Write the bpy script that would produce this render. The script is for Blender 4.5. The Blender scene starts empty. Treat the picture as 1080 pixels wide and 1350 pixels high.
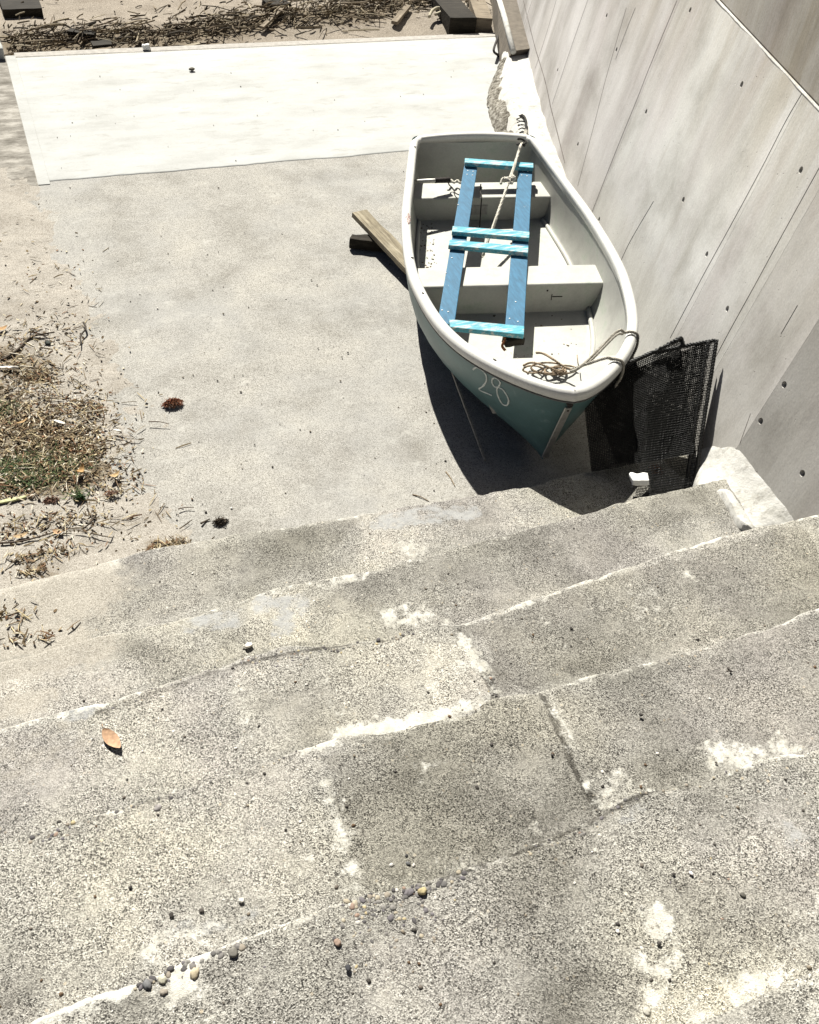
import bpy, bmesh, math, random
from mathutils import Vector, Matrix, noise
random.seed(7)
C = bpy.context.scene.collection
PI = math.pi
rad = math.radians

# ------------------------------------------------------------------ camera
PITCH, ROLL, YAW, FPX = rad(44.08236), rad(-6.80179), rad(26.48617), 1231.66
H = 2.4004
def cam_axes():
    cy, sy = math.cos(YAW), math.sin(YAW)
    F = Vector((sy*math.cos(PITCH), cy*math.cos(PITCH), -math.sin(PITCH)))
    Rt = Vector((cy, -sy, 0)); D = F.cross(Rt)
    c, s = math.cos(ROLL), math.sin(ROLL)
    return c*Rt + s*D, -s*Rt + c*D, F
CR, CD, CF = cam_axes()
EYE = Vector((0, 0, H))
def ray(x, y): return CR*((x-540)/FPX) + CD*((y-675)/FPX) + CF
def P(x, y, z=0.0):
    d = ray(x, y); return EYE + d*((z-H)/d.z)
cam = bpy.data.cameras.new('camera'); camo = bpy.data.objects.new('camera', cam); C.objects.link(camo)
m = Matrix((CR, -CD, -CF)).transposed().to_4x4(); m.translation = EYE
camo.matrix_world = m
cam.sensor_fit = 'HORIZONTAL'; cam.sensor_width = 36; cam.lens = FPX/1080*36
cam.clip_start = .02; cam.clip_end = 2000
bpy.context.scene.camera = camo

# ------------------------------------------------------------------ helpers
def tag(o, label=None, cat=None, group=None, kind=None):
    if label: o['label'] = label
    if cat: o['category'] = cat
    if group: o['group'] = group
    if kind: o['kind'] = kind
    return o
def obj(name, V, F, mat, parent=None, origin=None, smooth=True):
    """verts in the parent's space (or world when top-level); origin shifts the pivot of a top-level mesh"""
    if origin is not None:
        o3 = Vector(origin); V = [Vector(v)-o3 for v in V]
    me = bpy.data.meshes.new(name); me.from_pydata([tuple(v) for v in V], [], F); me.update()
    if smooth: me.polygons.foreach_set('use_smooth', [True]*len(me.polygons))
    o = bpy.data.objects.new(name, me); C.objects.link(o)
    if mat: me.materials.append(mat)
    if origin is not None: o.location = origin
    if parent: o.parent = parent
    return o
def empty(name, loc=(0, 0, 0), rot=(0, 0, 0)):
    o = bpy.data.objects.new(name, None); o.location = loc; o.rotation_euler = rot
    o.empty_display_size = .1; C.objects.link(o); return o
def shift(V, o3): o3 = Vector(o3); return [Vector(v)-o3 for v in V]
def join(*parts):
    V, F = [], []
    for v, f in parts:
        n = len(V); V += list(v); F += [tuple(i+n for i in q) for q in f]
    return V, F
def cat_rom(pts, n=8, closed=False):
    pts = [Vector(p) for p in pts]; out = []; N = len(pts)
    rng = range(N if closed else N-1)
    for i in rng:
        if closed: p0, p1, p2, p3 = pts[i-1], pts[i], pts[(i+1) % N], pts[(i+2) % N]
        else: p0, p1, p2, p3 = pts[max(i-1, 0)], pts[i], pts[i+1], pts[min(i+2, N-1)]
        for k in range(n):
            t = k/n; t2 = t*t; t3 = t2*t
            out.append(.5*((2*p1)+(-p0+p2)*t+(2*p0-5*p1+4*p2-p3)*t2+(-p0+3*p1-3*p2+p3)*t3))
    if not closed: out.append(pts[-1])
    return out
def tube(pts, r, sides=8, taper=None, caps=True):
    V, F = [], []; pts = [Vector(p) for p in pts]; N = len(pts); up = None
    for i, p in enumerate(pts):
        t = (pts[min(i+1, N-1)]-pts[max(i-1, 0)])
        t = t.normalized() if t.length > 1e-9 else Vector((0, 0, 1))
        if up is None:
            up = t.orthogonal().normalized()
        up = (up - t*up.dot(t)); up = up.normalized() if up.length > 1e-6 else t.orthogonal().normalized()
        b = t.cross(up); rr = r if taper is None else r*taper(i/(N-1))
        for k in range(sides):
            a = 2*PI*k/sides; V.append(p+(up*math.cos(a)+b*math.sin(a))*rr)
    for i in range(N-1):
        for k in range(sides):
            a = i*sides+k; b2 = i*sides+(k+1) % sides
            F.append((a, b2, b2+sides, a+sides))
    if caps:
        F.append(tuple(range(sides-1, -1, -1))); F.append(tuple(range((N-1)*sides, N*sides)))
    return V, F
def rope(pts, r, turns_per_m=40, strands=3, sub=6):
    """laid rope: three helical strands round a smooth path"""
    path = cat_rom(pts, sub); L = 0; fine = [path[0]]; step = r*.9
    for a, b in zip(path, path[1:]):
        n = max(1, int((b-a).length/step))
        for k in range(1, n+1): fine.append(a.lerp(b, k/n))
    parts = []
    for s in range(strands):
        up = None; L = 0; line = []
        for i, p in enumerate(fine):
            t = (fine[min(i+1, len(fine)-1)]-fine[max(i-1, 0)]).normalized()
            if up is None: up = t.orthogonal().normalized()
            up = (up-t*up.dot(t)).normalized(); b = t.cross(up)
            if i: L += (p-fine[i-1]).length
            a = 2*PI*(L*turns_per_m+s/strands)
            line.append(p+(up*math.cos(a)+b*math.sin(a))*r*.5)
        parts.append(tube(line, r*.56, 6))
    return join(*parts)
def box(a, b):
    x0, y0, z0 = a; x1, y1, z1 = b
    V = [(x0,y0,z0),(x1,y0,z0),(x1,y1,z0),(x0,y1,z0),(x0,y0,z1),(x1,y0,z1),(x1,y1,z1),(x0,y1,z1)]
    return [Vector(v) for v in V], [(3,2,1,0),(4,5,6,7),(0,1,5,4),(1,2,6,5),(2,3,7,6),(3,0,4,7)]
def prism(top, th, up=Vector((0, 0, 1))):
    """4 top corners (counter-clockwise from above) extruded down by th"""
    top = [Vector(p) for p in top]; n = len(top)
    V = [p-up*th for p in top]+top
    F = [tuple(range(n-1, -1, -1)), tuple(range(n, 2*n))]+[(i, (i+1) % n, n+(i+1) % n, n+i) for i in range(n)]
    return V, F
def bevel(o, w, seg=2, angle=35):
    md = o.modifiers.new('bevel', 'BEVEL'); md.width = w; md.segments = seg; md.limit_method = 'ANGLE'; md.angle_limit = rad(angle)
    md.harden_normals = False
    return o
def fine_box(V, F, cuts, jitter, seed, scale):
    """subdivide a closed shape and roughen it"""
    bm = bmesh.new(); vs = [bm.verts.new(v) for v in V]
    for f in F: bm.faces.new([vs[i] for i in f])
    bmesh.ops.subdivide_edges(bm, edges=bm.edges[:], cuts=cuts, use_grid_fill=True)
    bm.normal_update()
    nn = [v.normal.copy() for v in bm.verts]
    for v, n in zip(bm.verts, nn):
        v.co += n*jitter*noise.noise(v.co*scale+Vector((seed, 0, 0)))
    bm.verts.index_update()
    out = [v.co.copy() for v in bm.verts], [tuple(v.index for v in f.verts) for f in bm.faces]
    bm.free(); return out
def pebble(c, rx, ry, rz, rot, seed, rough=.18, rings=5, segs=8):
    V, F = [], []
    for i in range(rings+1):
        th = PI*i/rings
        for k in range(segs):
            ph = 2*PI*k/segs
            d = Vector((math.sin(th)*math.cos(ph), math.sin(th)*math.sin(ph), math.cos(th)))
            q = 1+rough*(noise.noise(d*1.6+Vector((seed*3.1, seed*1.7, 0)))*1.6+noise.noise(d*3.7+Vector((seed*1.1, 9, seed)))*.8)
            x, y, z = d.x*rx*q, d.y*ry*q, d.z*rz*q
            V.append(Vector((c[0]+x*math.cos(rot)-y*math.sin(rot), c[1]+x*math.sin(rot)+y*math.cos(rot), c[2]+z)))
    for i in range(rings):
        for k in range(segs):
            a = i*segs+k; b = i*segs+(k+1) % segs
            F.append((a, a+segs, b+segs, b))
    return V, F
def fr(p, s, o=4): return noise.fractal(Vector(p)*s, 1.0, 2.0, o)

# ------------------------------------------------------------------ materials
class NT:
    def __init__(self, name, rough=.85, spec=.3):
        self.m = bpy.data.materials.new(name); self.m.use_nodes = True
        self.t = self.m.node_tree; self.n = self.t.nodes; self.l = self.t.links
        self.b = self.n['Principled BSDF']; self.b.inputs['Roughness'].default_value = rough
        self.b.inputs['Specular IOR Level'].default_value = spec
        self.pos = self.n.new('ShaderNodeNewGeometry').outputs['Position']
        self.tc = self.n.new('ShaderNodeTexCoord')
    def val(self, s, v):
        if isinstance(v, bpy.types.NodeSocket): self.l.new(v, s)
        elif isinstance(v, (tuple, list)) and len(v) == 3 and s.type == 'RGBA': s.default_value = (*v, 1)
        else: s.default_value = v
    def noise(self, scale, detail=4, rough=.55, vec=None, dist=0):
        x = self.n.new('ShaderNodeTexNoise'); x.inputs['Scale'].default_value = scale; x.inputs['Detail'].default_value = detail
        x.inputs['Roughness'].default_value = rough; x.inputs['Distortion'].default_value = dist
        self.l.new(vec if vec is not None else self.pos, x.inputs['Vector']); return x.outputs['Fac']
    def voro(self, scale, vec=None, feat='F1', rnd=1):
        x = self.n.new('ShaderNodeTexVoronoi'); x.inputs['Scale'].default_value = scale; x.feature = feat
        x.inputs['Randomness'].default_value = rnd
        self.l.new(vec if vec is not None else self.pos, x.inputs['Vector']); return x
    def ramp(self, fac, stops, interp='LINEAR'):
        x = self.n.new('ShaderNodeValToRGB'); cr = x.color_ramp; cr.interpolation = interp
        while len(cr.elements) < len(stops): cr.elements.new(.5)
        for e, (p, c) in zip(cr.elements, stops):
            e.position = p; e.color = (*c, 1) if isinstance(c, (tuple, list)) else (c, c, c, 1)
        self.l.new(fac, x.inputs['Fac']); return x.outputs['Color']
    def math(self, op, a, b=0.0, clamp=False):
        x = self.n.new('ShaderNodeMath'); x.operation = op; x.use_clamp = clamp
        self.val(x.inputs[0], a); self.val(x.inputs[1], b); return x.outputs[0]
    def mix(self, fac, a, b, mode='MIX'):
        x = self.n.new('ShaderNodeMix'); x.data_type = 'RGBA'; x.blend_type = mode
        self.val(x.inputs['Factor'], fac); self.val(x.inputs['A'], a); self.val(x.inputs['B'], b)
        return x.outputs['Result']
    def attr(self, name):
        x = self.n.new('ShaderNodeAttribute'); x.attribute_name = name; return x.outputs['Fac']
    def vmap(self, scale=(1, 1, 1), rot=(0, 0, 0), src=None):
        x = self.n.new('ShaderNodeMapping'); x.inputs['Scale'].default_value = scale; x.inputs['Rotation'].default_value = rot
        self.l.new(src if src is not None else self.pos, x.inputs['Vector']); return x.outputs['Vector']
    def bump(self, h, strength=.5, dist=.003, prev=None):
        x = self.n.new('ShaderNodeBump'); x.inputs['Strength'].default_value = strength; x.inputs['Distance'].default_value = dist
        self.l.new(h, x.inputs['Height'])
        if prev is not None: self.l.new(prev, x.inputs['Normal'])
        return x.outputs['Normal']
    def done(self, col, normal=None, rough=None):
        self.val(self.b.inputs['Base Color'], col)
        if normal is not None: self.l.new(normal, self.b.inputs['Normal'])
        if rough is not None: self.val(self.b.inputs['Roughness'], rough)
        return self.m

def mat_step(name='step_concrete', gs=500, lift=0.0, contrast=1.0):
    k = NT(name, .92, .2)
    v = k.voro(gs); r = k.math('MULTIPLY', v.outputs['Color'], 1.0)
    sep = k.n.new('ShaderNodeSeparateColor'); k.l.new(v.outputs['Color'], sep.inputs['Color'])
    grain = k.ramp(sep.outputs['Red'], [(0, (.022, .021, .019)), (.16, (.055, .052, .048)), (.32, (.155, .149, .138)), (.6, (.262, .253, .235)), (.85, (.345, .335, .312)), (1, (.45, .44, .415))])
    fine = k.ramp(k.noise(230, 4, .8), [(.30, .38), (.46, .95), (.75, 1.32)])
    col = k.mix(.75, grain, fine, 'MULTIPLY')
    # coarser stones in the mix
    v2 = k.voro(95); s2 = k.n.new('ShaderNodeSeparateColor'); k.l.new(v2.outputs['Color'], s2.inputs['Color'])
    stone = k.math('MULTIPLY', k.math('GREATER_THAN', s2.outputs['Red'], .78), k.ramp(v2.outputs['Distance'], [(.22, 1), (.32, 0)]))
    stone = k.math('MULTIPLY', stone, k.ramp(k.noise(7, 3), [(.42, 0), (.56, 1)]))
    scol = k.ramp(s2.outputs['Green'], [(0, (.07, .065, .06)), (.6, (.16, .15, .14)), (.85, (.38, .33, .26)), (1, (.62, .60, .56))])
    col = k.mix(stone, col, scol)
    # clogging: paste covers the aggregate in places
    paste = k.ramp(k.math('ADD', k.math('MULTIPLY', k.noise(9, 6, .62), 1.0), k.math('MULTIPLY', k.noise(48, 4, .6), .35)), [(.64, 0), (.88, .62)])
    pcol = k.ramp(k.noise(14, 4), [(.3, (.215, .208, .192)), (.5, (.262, .254, .236)), (.7, (.30, .289, .262))])
    col = k.mix(paste, col, pcol)
    # big stains
    big = k.ramp(k.noise(2.6, 6, .6), [(.3, (.56, .555, .545)), (.48, (.98, .98, .98)), (.72, (1.28, 1.265, 1.22))])
    col = k.mix(1, col, big, 'MULTIPLY')
    tint = k.ramp(k.noise(1.9, 3, .5, k.vmap((1, 1, 1), (0, 0, .7))), [(.36, (1.0, .985, 1.01)), (.5, (1, 1, .995)), (.64, (1.01, 1.005, .955))])
    col = k.mix(1, col, tint, 'MULTIPLY')
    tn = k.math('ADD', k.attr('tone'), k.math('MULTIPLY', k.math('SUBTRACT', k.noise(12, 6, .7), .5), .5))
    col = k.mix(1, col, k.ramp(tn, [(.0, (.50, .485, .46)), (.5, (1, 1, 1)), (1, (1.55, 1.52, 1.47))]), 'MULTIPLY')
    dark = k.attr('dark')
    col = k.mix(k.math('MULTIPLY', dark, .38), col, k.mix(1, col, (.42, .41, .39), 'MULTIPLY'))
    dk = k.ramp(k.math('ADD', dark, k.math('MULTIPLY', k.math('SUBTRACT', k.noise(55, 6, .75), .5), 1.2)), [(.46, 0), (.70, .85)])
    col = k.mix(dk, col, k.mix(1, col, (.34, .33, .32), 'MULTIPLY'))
    # smooth bluish cement skim
    skim = k.ramp(k.math('ADD', k.attr('skim'), k.math('MULTIPLY', k.math('SUBTRACT', k.noise(22, 5, .65), .5), 1.1)), [(.42, 0), (.62, .8)])
    col = k.mix(skim, col, k.ramp(k.noise(60, 4), [(.3, (.25, .254, .262)), (.7, (.33, .332, .33))]))
    # pale mortar smears
    pm = k.math('ADD', k.attr('pale'), k.math('MULTIPLY', k.math('SUBTRACT', k.noise(30, 9, .80), .5), 2.3))
    pm = k.math('ADD', pm, k.ramp(k.noise(3.1, 4, .6), [(.44, 0), (.70, .42)]))
    pale = k.ramp(pm, [(.48, 0), (.62, .45), (.74, .82), (.92, .96)])
    palec = k.ramp(k.noise(40, 5, .6), [(.3, (.34, .328, .29)), (.5, (.44, .432, .40)), (.7, (.53, .524, .50))])
    holes = k.ramp(k.noise(170, 3, .6), [(.34, 1), (.42, 0)])
    palec = k.mix(k.math('MULTIPLY', holes, .55), palec, (.33, .30, .26))
    col = k.mix(pale, col, palec)
    # sand dusted over
    sd = k.ramp(k.math('ADD', k.attr('sand'), k.math('MULTIPLY', k.math('SUBTRACT', k.noise(30, 5, .7), .5), .9)), [(.4, 0), (.7, .85)])
    sv = k.voro(650); ss = k.n.new('ShaderNodeSeparateColor'); k.l.new(sv.outputs['Color'], ss.inputs['Color'])
    col = k.mix(sd, col, k.ramp(ss.outputs['Red'], [(0, (.14, .126, .105)), (.5, (.285, .263, .229)), (1, (.44, .415, .375))]))
    pv = k.voro(52); ps = k.n.new('ShaderNodeSeparateColor'); k.l.new(pv.outputs['Color'], ps.inputs['Color'])
    pit = k.math('MULTIPLY', k.math('GREATER_THAN', ps.outputs['Red'], .72), k.ramp(k.math('ADD', pv.outputs['Distance'], k.math('MULTIPLY', k.noise(300, 2), .12)), [(.13, 1), (.19, 0)]))
    col = k.mix(k.math('MULTIPLY', pit, .8), col, (.05, .047, .042))
    col = k.mix(1, col, (1.22, 1.212, 1.18), 'MULTIPLY')
    h = k.math('ADD', k.math('MULTIPLY', v.outputs['Distance'], 1.0), k.math('MULTIPLY', k.noise(180, 3, .7), .8))
    h = k.math('MULTIPLY', h, k.math('SUBTRACT', 1.0, k.math('MULTIPLY', k.math('MAXIMUM', pale, paste), .6)))
    n1 = k.bump(k.noise(35, 5, .6), .35, .006)
    n2 = k.bump(h, .7*contrast, .0024, k.bump(pale, .5, .003, n1))
    return k.done(col, n2)

def mat_apron():
    k = NT('apron_concrete', .9, .2)
    v = k.voro(420); s = k.n.new('ShaderNodeSeparateColor'); k.l.new(v.outputs['Color'], s.inputs['Color'])
    g = k.ramp(s.outputs['Red'], [(0, (.09, .085, .074)), (.13, (.20, .19, .17)), (.5, (.310, .297, .269)), (.85, (.372, .358, .326)), (1, (.46, .445, .41))])
    g = k.mix(1, g, k.ramp(k.noise(700, 2, .7), [(.3, .86), (.7, 1.12)]), 'MULTIPLY')
    blue = k.ramp(k.noise(1.5, 5, .6), [(.46, 0), (.64, .75)])
    g = k.mix(blue, g, k.mix(.55, g, (.285, .284, .276)))
    big = k.ramp(k.noise(3.3, 7, .66), [(.28, (.72, .71, .69)), (.5, (1, 1, 1)), (.75, (1.2, 1.19, 1.16))])
    g = k.mix(1, g, big, 'MULTIPLY')
    sp = k.ramp(k.noise(8, 7, .78, k.vmap((1, 1.4, 1))), [(.56, 0), (.68, .65)])
    g = k.mix(sp, g, (.42, .41, .375))
    # wear streaks of pale laitance
    v3 = k.voro(2.2, feat='DISTANCE_TO_EDGE'); 
    pits = k.math('MULTIPLY', k.ramp(k.voro(38).outputs['Distance'], [(.05, 1), (.09, 0)]), k.ramp(k.noise(5, 2), [(.5, 0), (.6, .8)]))
    g = k.mix(pits, g, (.10, .09, .08))
    crack = k.math('MULTIPLY', k.attr('crack'), 1.0)
    g = k.mix(k.ramp(k.math('ADD', crack, k.math('MULTIPLY', k.math('SUBTRACT', k.noise(60, 4, .7), .5), .9)), [(.55, 0), (.8, .55)]), g, (.17, .155, .14))
    pl = k.ramp(k.math('ADD', k.attr('pale'), k.math('MULTIPLY', k.math('SUBTRACT', k.noise(18, 6, .7), .5), 1.2)), [(.45, 0), (.8, .6)])
    g = k.mix(pl, g, (.44, .425, .38))
    n = k.bump(k.noise(240, 4, .7), .45, .002); n = k.bump(k.noise(14, 5, .6), .25, .008, n)
    return k.done(g, n)
def mat_pad():
    k = NT('pale_concrete', .85, .25)
    g = k.ramp(k.noise(2.4, 7, .62, k.vmap((1, 2.2, 1))), [(.28, (.32, .32, .303)), (.5, (.392, .395, .38)), (.72, (.44, .445, .43))])
    g = k.mix(1, g, k.ramp(k.noise(90, 5, .7), [(.3, .93), (.7, 1.04)]), 'MULTIPLY')
    sm = k.ramp(k.noise(5.5, 7, .7, k.vmap((1, 3.0, 1), (0, 0, .25)), .4), [(.55, 0), (.70, .6)])
    g = k.mix(sm, g, (.25, .242, .215))
    pits = k.math('MULTIPLY', k.ramp(k.voro(17).outputs['Distance'], [(.035, 1), (.06, 0)]), k.ramp(k.noise(3, 2), [(.45, 0), (.6, .7)]))
    g = k.mix(pits, g, (.22, .2, .17))
    return k.done(g, k.bump(k.noise(60, 5, .65), .2, .003))
def mat_sand(name, cols, gs=520):
    k = NT(name, .95, .1)
    v = k.voro(gs); s = k.n.new('ShaderNodeSeparateColor'); k.l.new(v.outputs['Color'], s.inputs['Color'])
    g = k.ramp(s.outputs['Red'], [(0, cols[0]), (.14, cols[1]), (.5, cols[2]), (.85, cols[3]), (1, cols[4])])
    v2 = k.voro(150); s2 = k.n.new('ShaderNodeSeparateColor'); k.l.new(v2.outputs['Color'], s2.inputs['Color'])
    spot = k.math('MULTIPLY', k.math('GREATER_THAN', s2.outputs['Red'], .90), k.ramp(v2.outputs['Distance'], [(.2, 1), (.3, 0)]))
    g = k.mix(k.math('MULTIPLY', spot, .8), g, k.ramp(s2.outputs['Green'], [(0, (.10, .08, .06)), (.7, (.2, .16, .12)), (1, (.7, .65, .58))]))
    g = k.mix(1, g, k.ramp(k.noise(5, 7, .66), [(.28, (.78, .76, .74)), (.5, (1, 1, 1)), (.75, (1.12, 1.11, 1.1))]), 'MULTIPLY')
    org = k.ramp(k.math('ADD', k.attr('litter'), k.math('MULTIPLY', k.math('SUBTRACT', k.noise(34, 6, .75), .5), 1.3)), [(.45, 0), (.85, .85)])
    g = k.mix(org, g, k.ramp(k.noise(120, 4, .7), [(.3, (.07, .055, .035)), (.6, (.20, .16, .11)), (.8, (.32, .27, .19))]))
    n = k.bump(k.noise(300, 4, .75), .6, .003); n = k.bump(k.noise(40, 5, .65), .55, .008, n)
    return k.done(g, n)
def mat_wall(name, upper=False):
    k = NT(name, .8, .25)
    oi = k.n.new('ShaderNodeObjectInfo')
    loc = k.tc.outputs['Object']          # x along the wall, y out, z up the slope
    streak = k.noise(1.0, 7, .6, k.vmap((2.4, 1, .6), (0, .05, 0), loc), .8)
    g = k.ramp(streak, [(.28, (.37, .36, .335)), (.43, (.475, .468, .445)), (.56, (.54, .537, .517)), (.72, (.59, .588, .57))])
    g = k.mix(1, g, k.ramp(k.noise(2.0, 6, .65, loc), [(.3, (.70, .69, .67)), (.5, (1, 1, 1)), (.7, (1.12, 1.12, 1.12))]), 'MULTIPLY')
    pur = k.ramp(k.noise(1.0, 4, .55, k.vmap((3.2, 1, .9), (0, .25, 0), loc)), [(.50, 0), (.68, .6)])
    g = k.mix(pur, g, k.mix(1, g, (.90, .86, .88), 'MULTIPLY'))
    st = k.ramp(k.noise(1.0, 6, .7, k.vmap((7, 1, .8), (0, .1, 0), loc), .5), [(.58, 0), (.78, .5)])
    g = k.mix(st, g, k.mix(1, g, (.62, .58, .52), 'MULTIPLY'))
    xyz = k.n.new('ShaderNodeSeparateXYZ'); k.l.new(loc, xyz.inputs['Vector'])
    topst = k.math('MULTIPLY', k.ramp(k.math('MULTIPLY', xyz.outputs['Z'], .5), [(.38, 0), (.68, 1)]), k.ramp(k.noise(1.0, 6, .7, k.vmap((4.5, 1, .7), (0, .12, 0), loc)), [(.38, 0), (.62, .8)]))
    g = k.mix(topst, g, k.mix(1, g, (.66, .61, .52), 'MULTIPLY'))
    botst = k.math('MULTIPLY', k.ramp(k.math('ADD', xyz.outputs['Z'], k.math('MULTIPLY', k.noise(3, 5, .6, loc), .5)), [(.35, 1), (.95, 0)]), .5)
    g = k.mix(botst, g, k.mix(1, g, (.88, .86, .83), 'MULTIPLY'))
    g = k.mix(1, g, k.ramp(k.noise(130, 4, .7), [(.3, .88), (.7, 1.1)]), 'MULTIPLY')
    pit2 = k.math('MULTIPLY', k.ramp(k.voro(75, loc).outputs['Distance'], [(.05, 1), (.10, 0)]), k.ramp(k.noise(9, 3), [(.56, 0), (.64, .9)]))
    g = k.mix(pit2, g, (.13, .12, .10))
    pit = k.math('MULTIPLY', k.ramp(k.voro(30).outputs['Distance'], [(.05, 1), (.085, 0)]), k.ramp(k.noise(4, 3), [(.52, 0), (.6, .9)]))
    g = k.mix(pit, g, (.10, .09, .08))
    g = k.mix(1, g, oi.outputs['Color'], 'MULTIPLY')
    n = k.bump(k.noise(1, 5, .6, k.vmap((60, 60, 9), (0, 0, 0), loc)), .22, .003)
    n = k.bump(k.noise(70, 5, .7), .25, .002, n)
    n = k.bump(k.math('SUBTRACT', 1.0, pit), .6, .004, n)
    return k.done(g, n)
def mat_plaster():
    k = NT('white_mortar', .9, .2)
    g = k.ramp(k.noise(16, 6, .68), [(.28, (.33, .32, .285)), (.46, (.48, .47, .435)), (.68, (.56, .55, .52))])
    d = k.ramp(k.noise(30, 6, .75), [(.55, 0), (.68, .75)])
    g = k.mix(d, g, (.24, .22, .19))
    n = k.bump(k.noise(45, 6, .7), .6, .008)
    return k.done(g, n)
def mat_rubble():
    k = NT('rough_rubble', .95, .1)
    g = k.ramp(k.noise(34, 7, .8), [(.34, (.04, .035, .028)), (.46, (.15, .135, .11)), (.55, (.33, .31, .265)), (.68, (.52, .50, .455))])
    return k.done(g, k.bump(k.noise(60, 5, .8), 1.0, .012))
def mat_paint(name, col, worn, amt=(.62, .72), scale=18, rough=.4, spec=.4, vec=None, stretch=(1, 1, 1), dirt=.15):
    k = NT(name, rough, spec); v = k.vmap(stretch, (0, 0, 0), k.tc.outputs['Object'])
    g = k.mix(1, col, k.ramp(k.noise(6, 5, .6, v), [(.3, (1-dirt,)*3), (.7, (1+dirt*.5,)*3)]), 'MULTIPLY')
    w = k.ramp(k.noise(scale, 6, .72, v), [(amt[0], 0), (amt[1], 1)])
    g = k.mix(w, g, worn)
    g = k.mix(1, g, k.ramp(k.noise(140, 3, .6, v), [(.3, .92), (.7, 1.05)]), 'MULTIPLY')
    n = k.bump(k.noise(90, 4, .6, v), .12, .002)
    return k.done(g, n)
def mat_wood(name, c0, c1, c2, stretch=(4, 60, 60), rough=.85):
    k = NT(name, rough, .2); v = k.vmap(stretch, (0, 0, 0), k.tc.outputs['Object'])
    g = k.ramp(k.noise(1.0, 6, .7, v, .6), [(.3, c0), (.5, c1), (.7, c2)])
    g = k.mix(1, g, k.ramp(k.noise(14, 4, .6, k.tc.outputs['Object']), [(.3, .75), (.7, 1.12)]), 'MULTIPLY')
    return k.done(g, k.bump(k.noise(1.0, 5, .7, v), .6, .004))
def mat_plain(name, col, var=.25, scale=60, rough=.8, spec=.25, metal=0):
    k = NT(name, rough, spec)
    k.b.inputs['Metallic'].default_value = metal
    g = k.mix(1, col, k.ramp(k.noise(scale, 4, .65), [(.3, (1-var,)*3), (.7, (1+var,)*3)]), 'MULTIPLY')
    return k.done(g, k.bump(k.noise(scale*2, 4, .6), .3, .002))
def mat_obcol(name, rough=.85, var=.3, scale=120):
    """colour from the mesh attribute tint (each piece of litter its own colour)"""
    k = NT(name, rough, .2)
    a = k.n.new('ShaderNodeAttribute'); a.attribute_name = 'tint'
    g = k.mix(1, a.outputs['Color'], k.ramp(k.noise(scale, 4, .65), [(.3, (1-var,)*3), (.7, (1+var,)*3)]), 'MULTIPLY')
    return k.done(g)

M = {}
M['step'] = mat_step()
M['apron'] = mat_apron(); M['pad'] = mat_pad()
M['sand'] = mat_sand('beach_sand', [(.10, .085, .065), (.24, .218, .187), (.335, .309, .269), (.395, .368, .324), (.50, .47, .425)])
M['dirt'] = mat_sand('grey_brown_dirt', [(.12, .10, .08), (.21, .18, .145), (.28, .245, .20), (.33, .29, .24), (.42, .37, .31)], 300)
M['wall'] = mat_wall('board_marked_concrete')
M['mortar'] = mat_plaster(); M['rubble'] = mat_rubble()
M['gel'] = mat_paint('white_gelcoat', (.60, .595, .56), (.34, .38, .31), (.66, .74), 22, .38, .45, dirt=.10)
M['inner'] = mat_paint('dull_white_interior', (.45, .445, .405), (.27, .32, .25), (.51, .76), 6, .55, .35, dirt=.25)
M['teal'] = mat_paint('teal_hull_paint', (.09, .165, .168), (.20, .265, .255), (.60, .75), 12, .42, .45, dirt=.22)
M['blue'] = mat_paint('blue_paint', (.036, .142, .245), (.30, .33, .34), (.66, .70), 3.2, .6, .3, stretch=(14, 3, 14), dirt=.3)
M['cyan'] = mat_paint('cyan_paint', (.09, .36, .45), (.46, .50, .48), (.50, .59), 4, .6, .3, stretch=(3, 20, 14), dirt=.3)
M['black_net'] = mat_plain('black_plastic_net', (.011, .011, .010), .4, 90, .5, .35)
M['rope'] = mat_plain('white_rope', (.56, .53, .46), .3, 70, .95, .1)
M['oldrope'] = mat_plain('greyed_rope', (.30, .28, .24), .45, 90, .95, .1)
M['cord'] = mat_plain('brown_cord', (.26, .20, .14), .4, 60, .9, .1)
M['darkcord'] = mat_plain('dark_cord', (.03, .028, .025), .3, 60, .8, .2)
M['alu'] = mat_plain('dull_aluminium', (.42, .41, .38), .2, 40, .5, .5, .6)
M['iron'] = mat_plain('dark_iron', (.035, .03, .027), .5, 90, .8, .3, .2)
M['rust'] = mat_plain('rusty_iron', (.22, .09, .04), .5, 120, .9, .2)
M['oldwood'] = mat_wood('weathered_plank', (.09, .07, .045), (.25, .215, .15), (.40, .355, .27))
M['darkwood_shadow'] = mat_wood('dark_timber_and_shadow', (.012, .010, .007), (.024, .020, .014), (.045, .038, .028))  # dark wood, also used on the far blocks that stand in for shadows
M['tanwood'] = mat_wood('tan_timber', (.13, .105, .075), (.22, .18, .13), (.29, .245, .185))
M['foam'] = mat_plain('white_foam', (.80, .80, .78), .06, 120, .9, .2)
M['chalk'] = mat_plain('faded_white_paint', (.62, .66, .63), .35, 150, .8, .2)
M['tint'] = mat_obcol('mixed_litter')
M['peb'] = mat_obcol('stone', .8, .2, 200)

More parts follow.
